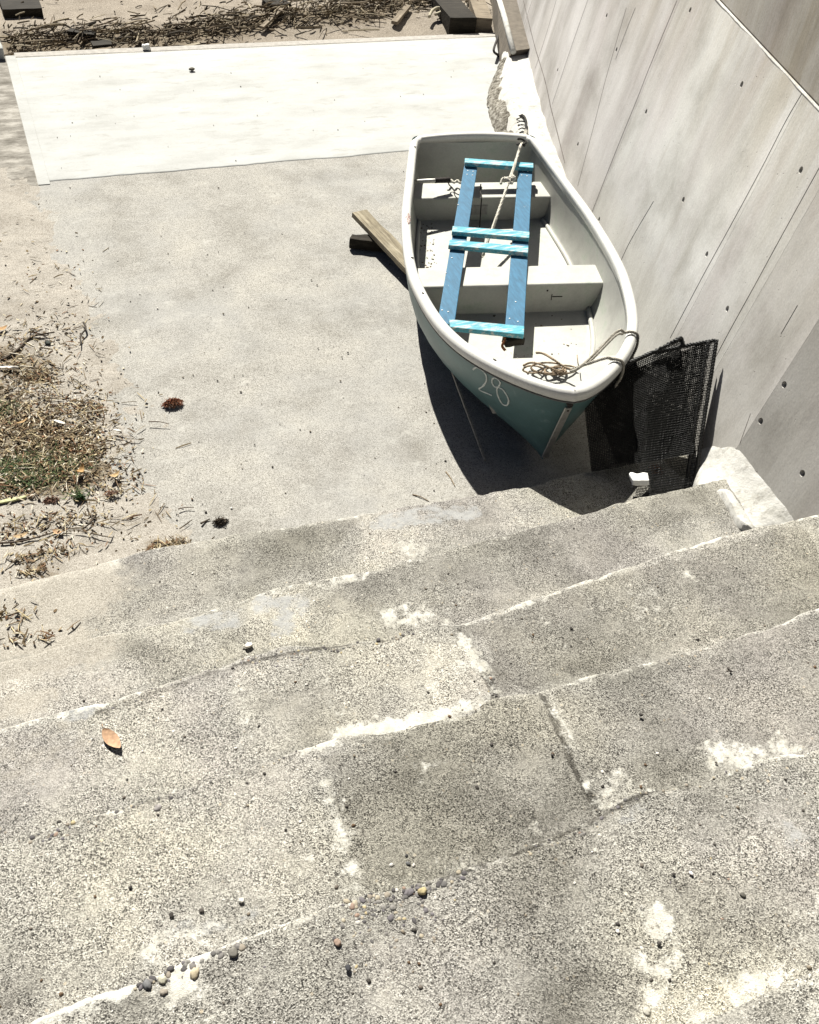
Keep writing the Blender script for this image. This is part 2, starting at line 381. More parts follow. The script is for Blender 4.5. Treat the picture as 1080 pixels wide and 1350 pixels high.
def set_tint(o, cols):
    """cols: list of (vertex count, rgb)"""
    a = o.data.color_attributes.new('tint', 'FLOAT_COLOR', 'POINT')
    buf = []
    for n, c in cols: buf += [c[0], c[1], c[2], 1.0]*n
    a.data.foreach_set('color', buf)
def set_attr(o, name, vals):
    a = o.data.attributes.new(name, 'FLOAT', 'POINT'); a.data.foreach_set('value', vals)
def one(name, VF, col, label=None, cat=None, group=None, parent=None, mat=None):
    V, F = VF
    c = sum((Vector(v) for v in V), Vector())/len(V); c.z = min(v[2] for v in V)
    o = obj(name, V, F, mat or M['tint'], parent, c if parent is None else None)
    if mat is None: set_tint(o, [(len(V), col)])
    if label: tag(o, label, cat, group)
    return o

# ------------------------------------------------------------------ layout numbers
R_ = .1785; T_ = .3797; Y0 = 2.1
def step_z(i): return (i+1)*R_
NOSE_PX = [
 [(0,775),(100,750),(200,722),(300,704),(400,690),(480,676),(560,662),(600,656),(660,645),(700,637),(760,624),(822,612)],
 [(0,872),(130,838),(250,812),(300,795),(360,775),(480,753),(540,737),(600,722),(660,706),(720,690),(780,674),(830,657),(880,648),(920,638)],
 [(0,958),(60,942),(130,925),(200,905),(280,878),(360,853),(460,847),(520,835),(573,822),(610,820),(720,783),(770,765),(830,745),(893,723),(970,700),(1056,682)],
 [(0,1112),(60,1094),(120,1075),(240,1040),(330,1010),(440,973),(520,960),(573,950),(613,940),(650,920),(720,907),(763,893),(867,868),(960,842),(1080,800)],
 [(50,1340),(167,1293),(317,1237),(400,1205),(460,1183),(560,1160),(593,1150),(700,1112),(780,1080),(830,1047),(900,1033),(1000,1000),(1080,985)],
]
NOSE = []
for i, l in enumerate(NOSE_PX):
    pts = [P(x, y, step_z(i)) for x, y in l]
    NOSE.append([(p.x, p.y) for p in pts])
def nose_y(i, x):
    base = Y0-T_*i
    if i >= len(NOSE): return base+.012*noise.noise(Vector((x*2, i*7.3, 0)))
    l = NOSE[i]
    if x <= l[0][0]: return l[0][1]+(base-l[0][1])*min(1, (l[0][0]-x)/.5)
    if x >= l[-1][0]: return l[-1][1]+(base-l[-1][1])*min(1, (x-l[-1][0])/.5)*.5
    for a, b in zip(l, l[1:]):
        if a[0] <= x <= b[0]:
            t = (x-a[0])/(b[0]-a[0]+1e-9); t = t*t*(3-2*t); return a[1]+(b[1]-a[1])*t
    return base
# retaining wall: foot line (z = 0) in plan, leaning back
WB = .169
def wall_x(y, z=0.0):
    x = 3.171-.337*(5.153-y) if y < 5.153 else 3.171+.396*(y-5.153)
    return x+WB*z
def W(x, y):
    d = ray(x, y); k = .337
    t = (3.171-k*5.153+WB*H)/(d.x-k*d.y-WB*d.z)
    return EYE+d*t

# ------------------------------------------------------------------ distance masks
def seg_d(p, a, b):
    ax, ay = a; bx, by = b; dx, dy = bx-ax, by-ay; L = dx*dx+dy*dy
    t = 0 if L == 0 else max(0, min(1, ((p[0]-ax)*dx+(p[1]-ay)*dy)/L))
    return math.hypot(p[0]-ax-dx*t, p[1]-ay-dy*t)
def prep(lines, z):
    out = []
    for pts, w, s in lines:
        q = [P(x, y, z) for x, y in pts]; q = [(v.x, v.y) for v in q]
        out.append((q, w, s, min(v[0] for v in q)-2.5*w, max(v[0] for v in q)+2.5*w, min(v[1] for v in q)-2.5*w, max(v[1] for v in q)+2.5*w))
    return out
def mask(p, prepped):
    best = 0
    for q, w, s, x0, x1, y0, y1 in prepped:
        if not (x0 < p[0] < x1 and y0 < p[1] < y1): continue
        d = min(seg_d(p, q[i], q[min(i+1, len(q)-1)]) for i in range(max(1, len(q)-1)))
        v = s*max(0, 1-(d/(2*w)))
        if d < w*.6: v = max(v, s*.9)
        best = max(best, v)
    return best

# ------------------------------------------------------------------ ground, apron, pad
far = [(-400, -400, -.05), (400, -400, -.05), (400, 400, -.05), (-400, 400, -.05)]
tag(obj('ground', far, [(0, 1, 2, 3)], M['dirt'], smooth=False), kind='structure')

def sheet(name, x0, x1, y0, y1, dx, hf, mat, kind='structure'):
    nx = int((x1-x0)/dx)+1; ny = int((y1-y0)/dx)+1
    V = []; 
    for j in range(ny+1):
        y = y0+(y1-y0)*j/ny
        for i in range(nx+1):
            x = x0+(x1-x0)*i/nx
            V.append(Vector((x, y, hf(x, y))))
    F = [(j*(nx+1)+i, j*(nx+1)+i+1, (j+1)*(nx+1)+i+1, (j+1)*(nx+1)+i) for j in range(ny) for i in range(nx)]
    o = obj(name, V, F, mat); tag(o, kind=kind); return o, V

PAD_Y0, PAD_Y1, PAD_X0 = 5.15, 7.02, .178
ap, V = sheet('concrete_apron', -3.2, 5.2, 1.9, 7.05, .035, lambda x, y: .0+(.004*fr((x, y, 3), 1.1)+.0015*noise.noise(Vector((x*9, y*9, 1))))*min(1, max(.12, (5.0-y)/.6)), M['apron'])
crk = prep([([(285,512),(350,508),(420,500),(480,492),(540,487)], .010, .75), ([(250,560),(300,545),(380,535)], .006, .35),
            ([(55,225),(60,262),(66,300)], .015, .5)], 0)
palm = prep([([(180,425),(190,470),(178,505)], .05, .5), ([(285,600),(330,570),(400,560)], .05, .45), ([(220,440),(215,400)], .04, .4),
             ([(430,395),(440,410)], .04, .5), ([(290,240),(305,255)], .06, .45), ([(280,600),(284,640)], .04, .45)], 0)
set_attr(ap, 'crack', [mask((v.x, v.y), crk) for v in V])
set_attr(ap, 'pale', [mask((v.x, v.y), palm) for v in V])

def pad_edge(x):  # feathered near edge of the newer pad
    return PAD_Y0+.012*noise.noise(Vector((x*3, 0, 5)))+.006*noise.noise(Vector((x*14, 0, 9)))
nx = 260; V = []; F = []
ys = [0, .004, .02, .1, .3, .6, 1, 1.4, PAD_Y1-PAD_Y0-.012, PAD_Y1-PAD_Y0, PAD_Y1-PAD_Y0+.004]
for i in range(nx+1):
    x = PAD_X0+(5.0-PAD_X0)*i/nx; e = pad_edge(x)
    for j, yy in enumerate(ys):
        z = .0026+.0006*fr((x, yy, 8), 1.3)
        if j == 0: z = -.02
        if j == 1: z = .0010
        if j == len(ys)-1: z = -.06
        if j == len(ys)-2: z -= .004
        V.append(Vector((x, e+yy if j < 5 else PAD_Y0+yy, z)))
n = len(ys)
F = [(i*n+j, (i+1)*n+j, (i+1)*n+j+1, i*n+j+1) for i in range(nx) for j in range(n-1)]
tag(obj('concrete_pad', V, F, M['pad']), kind='structure')
# raised white strip along the pad's left edge, and the grey edge strip at its far side
V, F = fine_box(*box((PAD_X0-.062, 5.12, -.02), (PAD_X0-.001, 7.05, .0042)), 14, .0012, 3, 9)
tag(obj('pad_edge_strip', V, F, M['pad'], smooth=False), kind='structure')
V, F = fine_box(*box((PAD_X0-.004, 7.03, -.06), (4.3, 7.11, .0015)), 20, .002, 5, 9)
tag(obj('far_edge_strip', V, F, mat_plain('grey_cement', (.36, .34, .31), .2, 30, .9, .2), smooth=False), kind='structure')
# older path to the left of the pad (slightly lower, mottled)
kp = NT('mottled_path_concrete', .92, .2)
g = kp.ramp(kp.noise(5, 7, .72, kp.vmap((1, 2.2, 1))), [(.34, (.11, .10, .082)), (.48, (.21, .195, .17)), (.58, (.33, .31, .275)), (.72, (.45, .43, .39))])
g = kp.mix(1, g, kp.ramp(kp.noise(300, 3, .7), [(.3, .8), (.7, 1.15)]), 'MULTIPLY')
M['path'] = kp.done(g, kp.bump(kp.noise(80, 5, .7), .5, .004))
sheet('path', -3.0, PAD_X0-.064, 4.9, 7.0, .06, lambda x, y: .007+.004*fr((x, y, 13), 2)-.012*max(0, 5.25-y)*4*max(0, 1+0*x), M['path'])
# kerb block at the path's far end
V, F = fine_box(*box((-.9, 6.98, -.05), (PAD_X0-.07, 7.55, .075)), 10, .008, 8, 7)
kb = obj('kerb_block', V, F, M['pad'], None, (-.3, 7.2, -.05)); bevel(kb, .008)
tag(kb, 'short whitish concrete kerb at the far left corner of the pale pad', 'kerb')

# far dirt
def dirt_z(x, y):
    t = min(1, max(0, (y-7.10)/.5))
    return -.055*(1-t)+.02*t+.03*fr((x, y, 21), 1.4)*t+.008*noise.noise(Vector((x*11, y*11, 4)))-.02*(1-t)*0
dt, V = sheet('dirt', -2.5, 7.5, 7.08, 13.5, .05, dirt_z, M['dirt'])
set_attr(dt, 'litter', [max(0, .95-abs(v.y-7.35-.25*noise.noise(Vector((v.x*.9, 0, 2)))-.22*max(0, v.x-1.2))/.5)*(1 if v.x > .1 else .4) for v in V])

# wind-blown sand over the left of the apron and the ends of the lower steps
SAND_EDGE = [P(58, 240), P(85, 290), P(115, 350), P(150, 440), P(165, 520), P(190, 580), P(215, 640), P(255, 690), P(330, 712)]
def sand_in(x, y):
    """metres inside (left of) the sand's edge"""
    pts = SAND_EDGE
    best = 9; 
    for a, b in zip(pts, pts[1:]):
        d = seg_d((x, y), (a.x, a.y), (b.x, b.y)); best = min(best, d)
    # side
    ex = None
    for a, b in zip(pts, pts[1:]):
        lo, hi = (a, b) if a.y < b.y else (b, a)
        if lo.y <= y <= hi.y:
            t = (y-lo.y)/(hi.y-lo.y+1e-9); ex = lo.x+(hi.x-lo.x)*t
    if ex is None: ex = pts[0].x-.25*(y-pts[0].y) if y > pts[0].y else pts[-1].x-.35
    return best if x < ex else -best
def sand_z(x, y):
    d = sand_in(x, y)+.10*fr((x, y, 31), 2.3)
    z = .020*math.tanh(d*2.6)+.0055*fr((x, y, 33), 7)+.0035*fr((x, y, 36), 26, 3)-.002
    return z
sd, SV = sheet('sand', -1.9, 1.35, 1.95, 5.35, .017, sand_z, M['sand'])
lit = prep([([(-40,520),(20,560),(60,600),(110,620)], .16, 1.0), ([(-20,470),(40,490)], .12, .9), ([(20,640),(90,640)], .10, 1.0),
            ([(60,540),(130,560)], .08, .6), ([(0,710),(80,690)], .05, .5), ([(200,722),(245,718)], .05, .8), ([(30,745),(70,762)], .04, .7),
            ([(60,735),(110,728)], .04, .5), ([(120,650),(170,640)], .08, .45)], 0)
set_attr(sd, 'litter', [mask((v.x, v.y), lit) for v in SV])

# ------------------------------------------------------------------ steps
PALE = {0: [([(0,776),(70,758),(150,742)], .018, .9), ([(380,696),(470,680)], .012, .5), ([(655,648),(685,690)], .02, .55), ([(530,720),(545,728)], .02, .9)],
 1: [([(365,776),(430,768),(480,757)], .022, .75), ([(0,872),(100,846)], .02, .4), ([(515,820),(560,815),(590,828)], .025, .65), ([(405,790),(412,840)], .012, .55),
     ([(520,725),(545,730)], .02, .8), ([(640,720),(720,694)], .012, .55)],
 2: [([(605,838),(635,872),(650,912)], .016, .95), ([(650,914),(600,935),(540,955),(450,968)], .015, 1.0), ([(560,850),(600,880),(575,905)], .03, .62), ([(310,880),(322,930),(318,975)], .018, .6),
     ([(0,960),(60,945),(125,930)], .014, .95), ([(430,900),(445,945)], .02, .6), ([(610,822),(720,786)], .010, .55), ([(905,760),(930,768)], .012, .6), ([(985,700),(1010,735)], .02, .4)],
 3: [([(722,925),(742,960),(760,1000),(775,1035)], .010, .85), ([(790,1025),(830,1030),(800,1062),(850,1058)], .020, .78), ([(830,1030),(870,1045),(905,1044)], .006, .75), ([(950,992),(985,1000),(1050,990)], .018, .85),
     ([(765,895),(800,884),(865,870)], .013, .7), ([(930,856),(938,858)], .013, .75), ([(430,1040),(448,1100),(472,1165)], .013, .72), ([(585,1140),(630,1120)], .02, .7), ([(370,1000),(440,978)], .01, .6),
     ([(210,1255),(290,1225)], .02, .55), ([(690,1095),(720,1085)], .016, .5), ([(1000,1050),(1030,1070)], .02, .4), ([(60,1200),(120,1180)], .05, .3), ([(350,1090),(420,1080)], .04, .35), ([(560,1010),(600,1000)], .03, .4)],
 4: [([(60,1335),(110,1312),(165,1296)], .013, 1.0), ([(230,1270),(240,1300)], .016, 1.0), ([(865,1310),(885,1335),(920,1345)], .018, .95), ([(975,1310),(1030,1300),(1060,1330),(990,1345)], .022, .9),
     ([(862,1195),(878,1215)], .012, .8), ([(1040,1110),(1070,1140)], .03, .5), ([(690,1090),(720,1100)], .012, .4), ([(880,1240),(890,1280)], .02, .6), ([(1010,1250),(1075,1230)], .03, .45), ([(740,1330),(800,1340)], .03, .4), ([(640,1290),(680,1280)], .03, .4), ([(300,1330),(360,1300)], .03, .35), ([(560,1330),(700,1300)], .03, .45), ([(1000,1180),(1060,1170)], .03, .45), ([(850,1270),(870,1290)], .015, .6)]}
SKIM = {0: [([(500,690),(560,680),(620,675)], .06, .62)], 1: [([(255,825),(300,815)], .05, .6), ([(345,795),(390,800),(370,830)], .05, .62)], 2: [([(90,940),(110,935)], .04, .6), ([(40,1000),(70,1010)], .03, .3)],
        3: [([(230,1230),(300,1220),(340,1200)], .03, .5)], 4: [([(1030,1090),(1060,1110)], .03, .5), ([(820,1080),(860,1060)], .02, .45)]}
DARK = {0: [([(300,740),(360,720),(440,705)], .07, .4)], 1: [([(760,700),(830,720)], .06, .3)], 2: [([(300,880),(380,862),(460,850)], .006, .75), ([(500,846),(540,832)], .006, .8), ([(640,890),(655,920)], .010, .8), ([(130,940),(200,915),(300,880)], .010, .6)],
        3: [([(250,1040),(420,985)], .008, .45), ([(500,968),(640,930)], .007, .75), ([(640,960),(650,1060),(600,1100)], .12, .42), ([(30,1105),(180,1060),(230,1045)], .010, .6), ([(770,1000),(790,1070)], .008, .6), ([(560,1000),(480,1100)], .10, .3)],
        4: [([(580,1158),(700,1118),(790,1078),(850,1045),(960,1010)], .006, .8), ([(470,1190),(520,1180),(500,1230),(570,1250),(640,1200)], .05, .42), ([(250,1320),(330,1250)], .02, .5), ([(850,1290),(760,1300)], .05, .35), ([(900,1180),(1000,1240)], .07, .35)]}
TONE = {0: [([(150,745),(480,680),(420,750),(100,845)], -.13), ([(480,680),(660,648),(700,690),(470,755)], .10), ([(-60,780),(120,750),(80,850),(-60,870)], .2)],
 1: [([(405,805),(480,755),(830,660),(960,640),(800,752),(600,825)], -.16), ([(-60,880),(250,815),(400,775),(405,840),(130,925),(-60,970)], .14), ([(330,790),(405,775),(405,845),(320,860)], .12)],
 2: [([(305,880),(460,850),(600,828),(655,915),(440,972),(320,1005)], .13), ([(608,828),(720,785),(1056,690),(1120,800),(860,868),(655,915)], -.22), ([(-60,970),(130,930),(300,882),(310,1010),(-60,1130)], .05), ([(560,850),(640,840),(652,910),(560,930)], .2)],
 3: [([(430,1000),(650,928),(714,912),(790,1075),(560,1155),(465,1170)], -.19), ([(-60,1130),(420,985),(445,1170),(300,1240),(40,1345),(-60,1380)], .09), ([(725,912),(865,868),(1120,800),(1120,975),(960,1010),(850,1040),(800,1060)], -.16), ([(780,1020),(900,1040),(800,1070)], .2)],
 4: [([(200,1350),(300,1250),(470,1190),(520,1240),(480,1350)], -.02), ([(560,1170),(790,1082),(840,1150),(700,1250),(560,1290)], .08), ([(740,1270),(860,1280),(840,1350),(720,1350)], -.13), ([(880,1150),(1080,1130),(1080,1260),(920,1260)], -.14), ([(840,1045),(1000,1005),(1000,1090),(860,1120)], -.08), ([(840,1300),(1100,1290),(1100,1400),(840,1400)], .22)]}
def in_poly(p, poly):
    c = False; n = len(poly)
    for i in range(n):
        (x1, y1), (x2, y2) = poly[i], poly[i-1]
        if (y1 > p[1]) != (y2 > p[1]) and p[0] < (x2-x1)*(p[1]-y1)/(y2-y1)+x1: c = not c
    return c
JOINT = {2: [([(606,828),(634,868),(652,918)], .006, .8)], 3: [([(716,915),(738,965),(765,1030),(792,1076)], .006, .9)]}
SANDY = {0: [([(-60,800),(60,790),(110,775)], .14, 1.0), ([(0,850),(90,840)], .08, .9)], 1: [([(-40,880),(120,850)], .10, .8), ([(0,935),(60,920)], .05, .7)], 2: [([(-40,1010),(80,980)], .10, .5)]}
steps = tag(empty('concrete_steps', (0, 0, 0)), 'broad worn concrete steps with exposed gravel and pale mortar seams in the foreground', 'steps')
STEP_H = {}
def tread_z(i, x, y): return step_z(i)+.005*fr((x, y, i*5+2), 1.6)+.0022*fr((x, y, i*5), 9)
NSTEP = 8
for i in range(NSTEP):
    x0, x1 = -1.3, 2.42; dx = .0105 if i < 5 else .03
    nx = int((x1-x0)/dx); z = step_z(i)
    V = []; info = []
    nt = int((T_+.06)/dx)
    rr = .007; prof_n = None
    for a in range(nx+1):
        x = x0+(x1-x0)*a/nx
        e = nose_y(i, x)+.0035*fr((x, 0, i*9), 16)+.0022*noise.noise(Vector((x*70, 1, i)))
        b = nose_y(i+1, x)-.03
        chip = max(0, fr((x, 0, i*4+60), 7)-.12)*.05
        row = []
        for k in range(nt):
            tt = k/(nt-1); y = b+(e-rr-b)*(1-(1-tt)**1.7)
            zz = tread_z(i, x, y); q = max(0, 1-(e-y)/.035)
            zz -= q**4*(.002+chip)
            row.append((x, y, zz, 0))
        for k in range(1, 5):
            an = k/4*PI/2
            row.append((x, e-rr+rr*math.sin(an), tread_z(i, x, e-rr)-(.003+chip)-rr*(1-math.cos(an)), 1))
        for k in range(1, 8):
            row.append((x, e+.003*fr((x, k*.03, i), 12), z-.003-chip-rr-(R_-rr+.02)*k/7, 2))
        V += row; prof_n = len(row)
    n = prof_n
    pm, sm, dm, jm, am = [prep(D.get(i, []), z) for D in (PALE, SKIM, DARK, JOINT, SANDY)]
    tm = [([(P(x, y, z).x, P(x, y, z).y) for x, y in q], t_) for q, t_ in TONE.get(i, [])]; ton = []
    pal, ski, drk, snd, VV = [], [], [], [], []
    dm = [(q, w*(1.15 if w < .013 else 1), s_, a0-w, a1+w, a2-w, a3+w) for q, w, s_, a0, a1, a2, a3 in dm]
    pm = [(q, w*1.7, s_*.66, a0-w*2, a1+w*2, a2-w*2, a3+w*2) for q, w, s_, a0, a1, a2, a3 in pm]
    for (x, y, zz, reg) in V:
        p = (x, y)
        vis = i < 5
        pal.append(mask(p, pm) if vis else .3); ski.append(mask(p, sm)); snd.append(mask(p, am))
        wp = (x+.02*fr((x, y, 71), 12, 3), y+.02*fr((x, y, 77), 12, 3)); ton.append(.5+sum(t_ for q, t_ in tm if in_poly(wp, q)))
        if reg == 1 or (reg == 0 and nose_y(i, x)-y < .014): pal[-1] = max(pal[-1], .30+.25*fr((x, 0, i*3+40), 4))
        j = mask(p, jm); d = mask(p, dm)
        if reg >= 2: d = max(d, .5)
        drk.append(min(1, d+j)); VV.append(Vector((x, y, zz-.004*j+.0012*pal[-1])))
    F = [((a+1)*n+k, (a+1)*n+k+1, a*n+k+1, a*n+k)[::-1] for a in range(nx) for k in range(n-1)]
    F = [f[::-1] for f in F]
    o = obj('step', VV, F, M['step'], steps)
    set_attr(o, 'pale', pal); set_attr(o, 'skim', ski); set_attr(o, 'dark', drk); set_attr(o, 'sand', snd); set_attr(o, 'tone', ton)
    # stones showing in the worn nosings: embedded, one sub-part of the step
    G = {2: [((310,878),(465,850),.012,46,(.005,.011)), ((495,846),(545,832),.010,16,(.004,.010)), ((640,880),(655,915),.008,10,(.004,.008)), ((130,940),(300,880),.010,26,(.003,.007))],
         3: [((30,1103),(235,1040),.012,36,(.004,.010)), ((540,962),(640,930),.006,12,(.003,.006)), ((240,1042),(420,985),.008,16,(.003,.007)), ((770,1000),(790,1070),.007,9,(.003,.006))],
         4: [((470,1192),(520,1182),.025,60,(.005,.012)), ((520,1165),(600,1150),.016,46,(.005,.013)), ((690,1110),(850,1048),.006,36,(.003,.008)), ((470,1240),(590,1210),.035,90,(.003,.007)), ((175,1300),(260,1270),.010,22,(.006,.013)),
             ((280,1252),(330,1240),.008,6,(.007,.013)), ((850,1046),(1060,990),.005,20,(.003,.006)), ((960,1110),(1040,1250),.06,36,(.003,.006)), ((860,1200),(960,1290),.06,26,(.003,.006)), ((380,1250),(700,1330),.10,60,(.002,.005))]}.get(i, [])
    parts = []; cols = []
    for pa, pb, spread, cnt, (ra, rb) in G:
        A, B = P(*pa, z), P(*pb, z)
        for c in range(cnt):
            t = random.random(); q = A.lerp(B, t)
            q.x += random.gauss(0, spread); q.y += random.gauss(0, spread)*.9
            if q.y > nose_y(i, q.x)-.004: q.y = 2*(nose_y(i, q.x)-.004)-q.y
            r1 = random.uniform(ra, rb)*.6*random.uniform(.5, 1.1); r2 = r1*random.uniform(.6, 1); zz = tread_z(i, q.x, q.y)
            pv = pebble((q.x, q.y, zz-r2*.12), r1, r2, r2*.45, random.random()*PI, c+i*100)
            parts.append(pv)
            base = random.choice([(.11, .105, .10), (.16, .15, .14), (.075, .07, .07), (.2, .19, .175), (.13, .12, .125), (.24, .21, .17), (.33, .29, .22)]) if random.random() > .08 else random.choice([(.36, .30, .18), (.44, .42, .38), (.25, .18, .14)])
            cols.append((len(pv[0]), base))
    if parts:
        Vg, Fg = join(*parts); g = obj('exposed_gravel', Vg, Fg, M['peb'], o); set_tint(g, cols); g['kind'] = 'stuff'

# ------------------------------------------------------------------ retaining wall
WY = 2.0
wall = tag(empty('retaining_wall', (wall_x(WY), WY, 0), (0, 0, math.atan2(1, .337))), 'tall grey board-marked concrete retaining wall leaning back on the right, with tie holes and seams', 'wall')
CW = 1/math.hypot(1, .337)
def u_of(y): return (y-WY)/CW
UB = u_of(5.153)
UK = u_of(1.815)
def face(u, z): return -WB*z*CW-.053*max(0, u-UB)-.20*max(0, UK-u)
wm = Matrix.Translation((wall_x(WY), WY, 0)) @ Matrix.Rotation(math.atan2(1, .337), 4, 'Z')
wmi = wm.inverted()
def W(x, y):
    d = ray(x, y); lo, hi = .5, 16.0
    g = lambda t: (lambda q: q.y-face(q.x, q.z))(wmi @ (EYE+d*t))
    for _ in range(50):
        t = (lo+hi)/2
        if g(t) > 0: lo = t
        else: hi = t
    return EYE+d*lo
def panel(name, ya, yb, z0, z1, gap, color, out=0.0, vert=False, bev=.0008):
    ua, ub = u_of(ya)+gap, u_of(yb)-gap
    nu = 1 if ub-ua < 1.7 else int((ub-ua)/.35); V = []; F = []
    for i in range(nu+1):
        u = ua+(ub-ua)*i/nu
        f0 = face(u, z1 if not vert else z0)
        V += [Vector((u, face(u, z0)+out, z0)), Vector((u, (face(u, z0) if vert else face(u, z1))+out, z1)), Vector((u, face(u, z1)-.35+out, z1)), Vector((u, face(u, z1)-.35+out, z0))]
    for i in range(nu):
        for k in range(4):
            a = i*4+k; b = i*4+(k+1) % 4
            F.append((a, b, b+4, a+4))
    F.append((3, 2, 1, 0)); F.append(tuple(nu*4+k for k in range(4)))
    o = obj(name, V, F, M['wall'], wall, smooth=False)
    bm = bmesh.new(); bm.from_mesh(o.data); bmesh.ops.recalc_face_normals(bm, faces=bm.faces[:]); bm.to_mesh(o.data); bm.free()
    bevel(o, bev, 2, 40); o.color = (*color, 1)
    return o
SE = [(-2.0, .55), (.55, 1.815), (1.815, 2.158), (2.158, 2.508), (2.508, 3.832), (3.832, 5.105), (5.105, 6.95), (6.95, 8.9), (8.9, 14)]
COLS = [(.80, .78, .755), (.81, .79, .765), (.87, .85, .83), (1.0, .99, .97), (1.08, 1.07, 1.05), (1.0, .97, .965), (.95, .92, .92), (.92, .89, .88), (.9, .88, .86)]  # nearest panels toned darker to stand in for weaker grazing light
GAPS = [.0001]*9
panels = []
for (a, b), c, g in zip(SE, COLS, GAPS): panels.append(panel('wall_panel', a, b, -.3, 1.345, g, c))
for a, b, c in ((-2.0, 1.815, (.70, .67, .64)), (1.815, 2.30, (.70, .67, .64)), (2.30, 4.9, (.76, .73, .69)), (4.9, 14, (.78, .74, .70))):  # upper face's shade put into darker panel tones
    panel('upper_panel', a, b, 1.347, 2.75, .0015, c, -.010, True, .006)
HOLES = [(852,147),(901,263),(978,111),(1018,172),(1056,224),(932,335),(959,407),(910,13),(813,65),(790,289),(1078,412),(1034,507),(1003,555),(1058,624),(800,20),(735,92),(762,190)]
hv = {}
for hx, hy in HOLES:
    w = W(hx, hy)
    for k, (a, b) in enumerate(SE):
        if a+.02 < w.y < b-.02:
            q = wmi @ w
            V = [];
            for yy in (.02, -.045):
                for s in range(14):
                    an = 2*PI*s/14; V.append(Vector((q.x+.0115*math.cos(an), face(q.x, q.z)+yy, q.z+.0115*math.sin(an))))
            F = [(s, (s+1) % 14, 14+(s+1) % 14, 14+s) for s in range(14)]+[tuple(range(13, -1, -1)), tuple(range(14, 28))]
            hv.setdefault(k, []).append((V, F))
for k, parts in hv.items():
    V, F = join(*parts)
    c = obj('cutter', V, F, None, wall, smooth=False)
    bm = bmesh.new(); bm.from_mesh(c.data); bmesh.ops.recalc_face_normals(bm, faces=bm.faces[:]); bm.to_mesh(c.data); bm.free()
    md = panels[k].modifiers.new('tie_holes', 'BOOLEAN'); md.object = c; md.operation = 'DIFFERENCE'; md.solver = 'EXACT'
    bpy.context.view_layer.update()
    dg = bpy.context.evaluated_depsgraph_get()
    me = bpy.data.meshes.new_from_object(panels[k].evaluated_get(dg))
    panels[k].modifiers.clear(); panels[k].data = me
    bpy.data.objects.remove(c)
# raised fins where the boards met
M['lip'] = mat_plain('ledge_concrete', (.42, .41, .38), .3, 30, .85, .2)
M['fin'] = mat_plain('fin_concrete', (.20, .18, .165), .35, 25, .9, .2)
def fin(pix, w, h=.0015):
    q = [wmi @ W(*p) for p in pix]; q = cat_rom(q, 10); V = []
    for i, p in enumerate(q):
        t = (q[min(i+1, len(q)-1)]-q[max(i-1, 0)]).normalized(); s = Vector((-t.z, 0, t.x))*w*(.6+.6*abs(noise.noise(p*9)))
        for sg in (-1, 1):
            r = p+s*sg; V.append(Vector((r.x, face(r.x, r.z)+.0003, r.z)))
        V.append(Vector((p.x, face(p.x, p.z)+h, p.z)))
    F = []
    for i in range(len(q)-1):
        a = i*3; F += [(a, a+2, a+5, a+3), (a+2, a+1, a+4, a+5)]
    return obj('board_seam', V, F, M['fin'], wall)
fin([(690,0),(705,60),(722,120),(745,215)], .006)
fin([(762,245),(782,170),(800,100),(826,10)], .004)
fin([(683,60),(692,30),(702,0)], .004)
fin([(812,360),(830,320),(862,265)], .0012)
fin([(940,478),(960,440),(998,371),(1040,294),(1092,200)], .0017)
fin([(1058,122),(1036,160),(1002,226),(962,300),(930,358),(884,445)], .0015)
fin([(893,0),(856,90),(842,126),(812,200),(781,279)], .0015)
fin([(778,-8),(752,66),(728,138)], .0013)
fin([(735,-5),(722,40),(706,90)], .0011)
fin([(1052,402),(1030,440)], .0010)
fin([(990,545),(976,584)], .0016)
fin([(838,10),(826,40),(812,78)], .0012)
pts = []
for k in range(260):
    u = -3.6+k*.05; q = Vector((u, face(u, 1.345)-.001, 1.3445)); pts.append(q+Vector((0, .0035*noise.noise(q*5), .0025*noise.noise(q*14+Vector((9, 0, 0))))))
V, F = tube(pts, .0032, 8); obj('ledge_lip', V, F, M['lip'], wall)
# mortar fillet where the wall meets the second step
def loft(rows):
    n = len(rows[0]); V = [v for r in rows for v in r]
    F = [(i*n+k, (i+1)*n+k, (i+1)*n+k+1, i*n+k+1) for i in range(len(rows)-1) for k in range(n-1)]
    return V, F
top = cat_rom([W(915,585), W(926,583), W(950,584), W(973,586), W(1000,620), W(1030,655), W(1056,682), W(1090,712)], 10)
bot = cat_rom([P(912,642,.20), P(922,641,.30), P(936,644,.345), P(946,652,.352), P(958,674,.352), P(972,698,.352), P(1006,716,.352), P(1060,740,.352)], 10)
LA, LB = P(957,652,.38), P(982,697,.37)
rows = []
for i, (a, b) in enumerate(zip(top, bot)):
    a = a+Vector((.010, 0, .004)); row = []
    for k in range(34):
        t = k/33; p = b.lerp(a, t); sag = math.sin(PI*t)*.035
        p = p-Vector((0, 0, sag))
        d = seg_d((p.x, p.y), (LA.x, LA.y), (LB.x, LB.y))
        p.z += .042*max(0, 1-(d/.040)**2)**.6 if d < .040 else 0
        p += Vector((-.5, .2, .8))*(.006*fr(p, 7)+.0022*fr(p, 40, 3))*min(1, (1-t)*6+.1)
        row.append(p)
    row.insert(0, row[0]+Vector((.004, 0, -.06)))
    rows.append(row)
V, F = loft(rows); V = [wmi @ v for v in V]
obj('mortar_fillet', V, F, M['mortar'], wall)
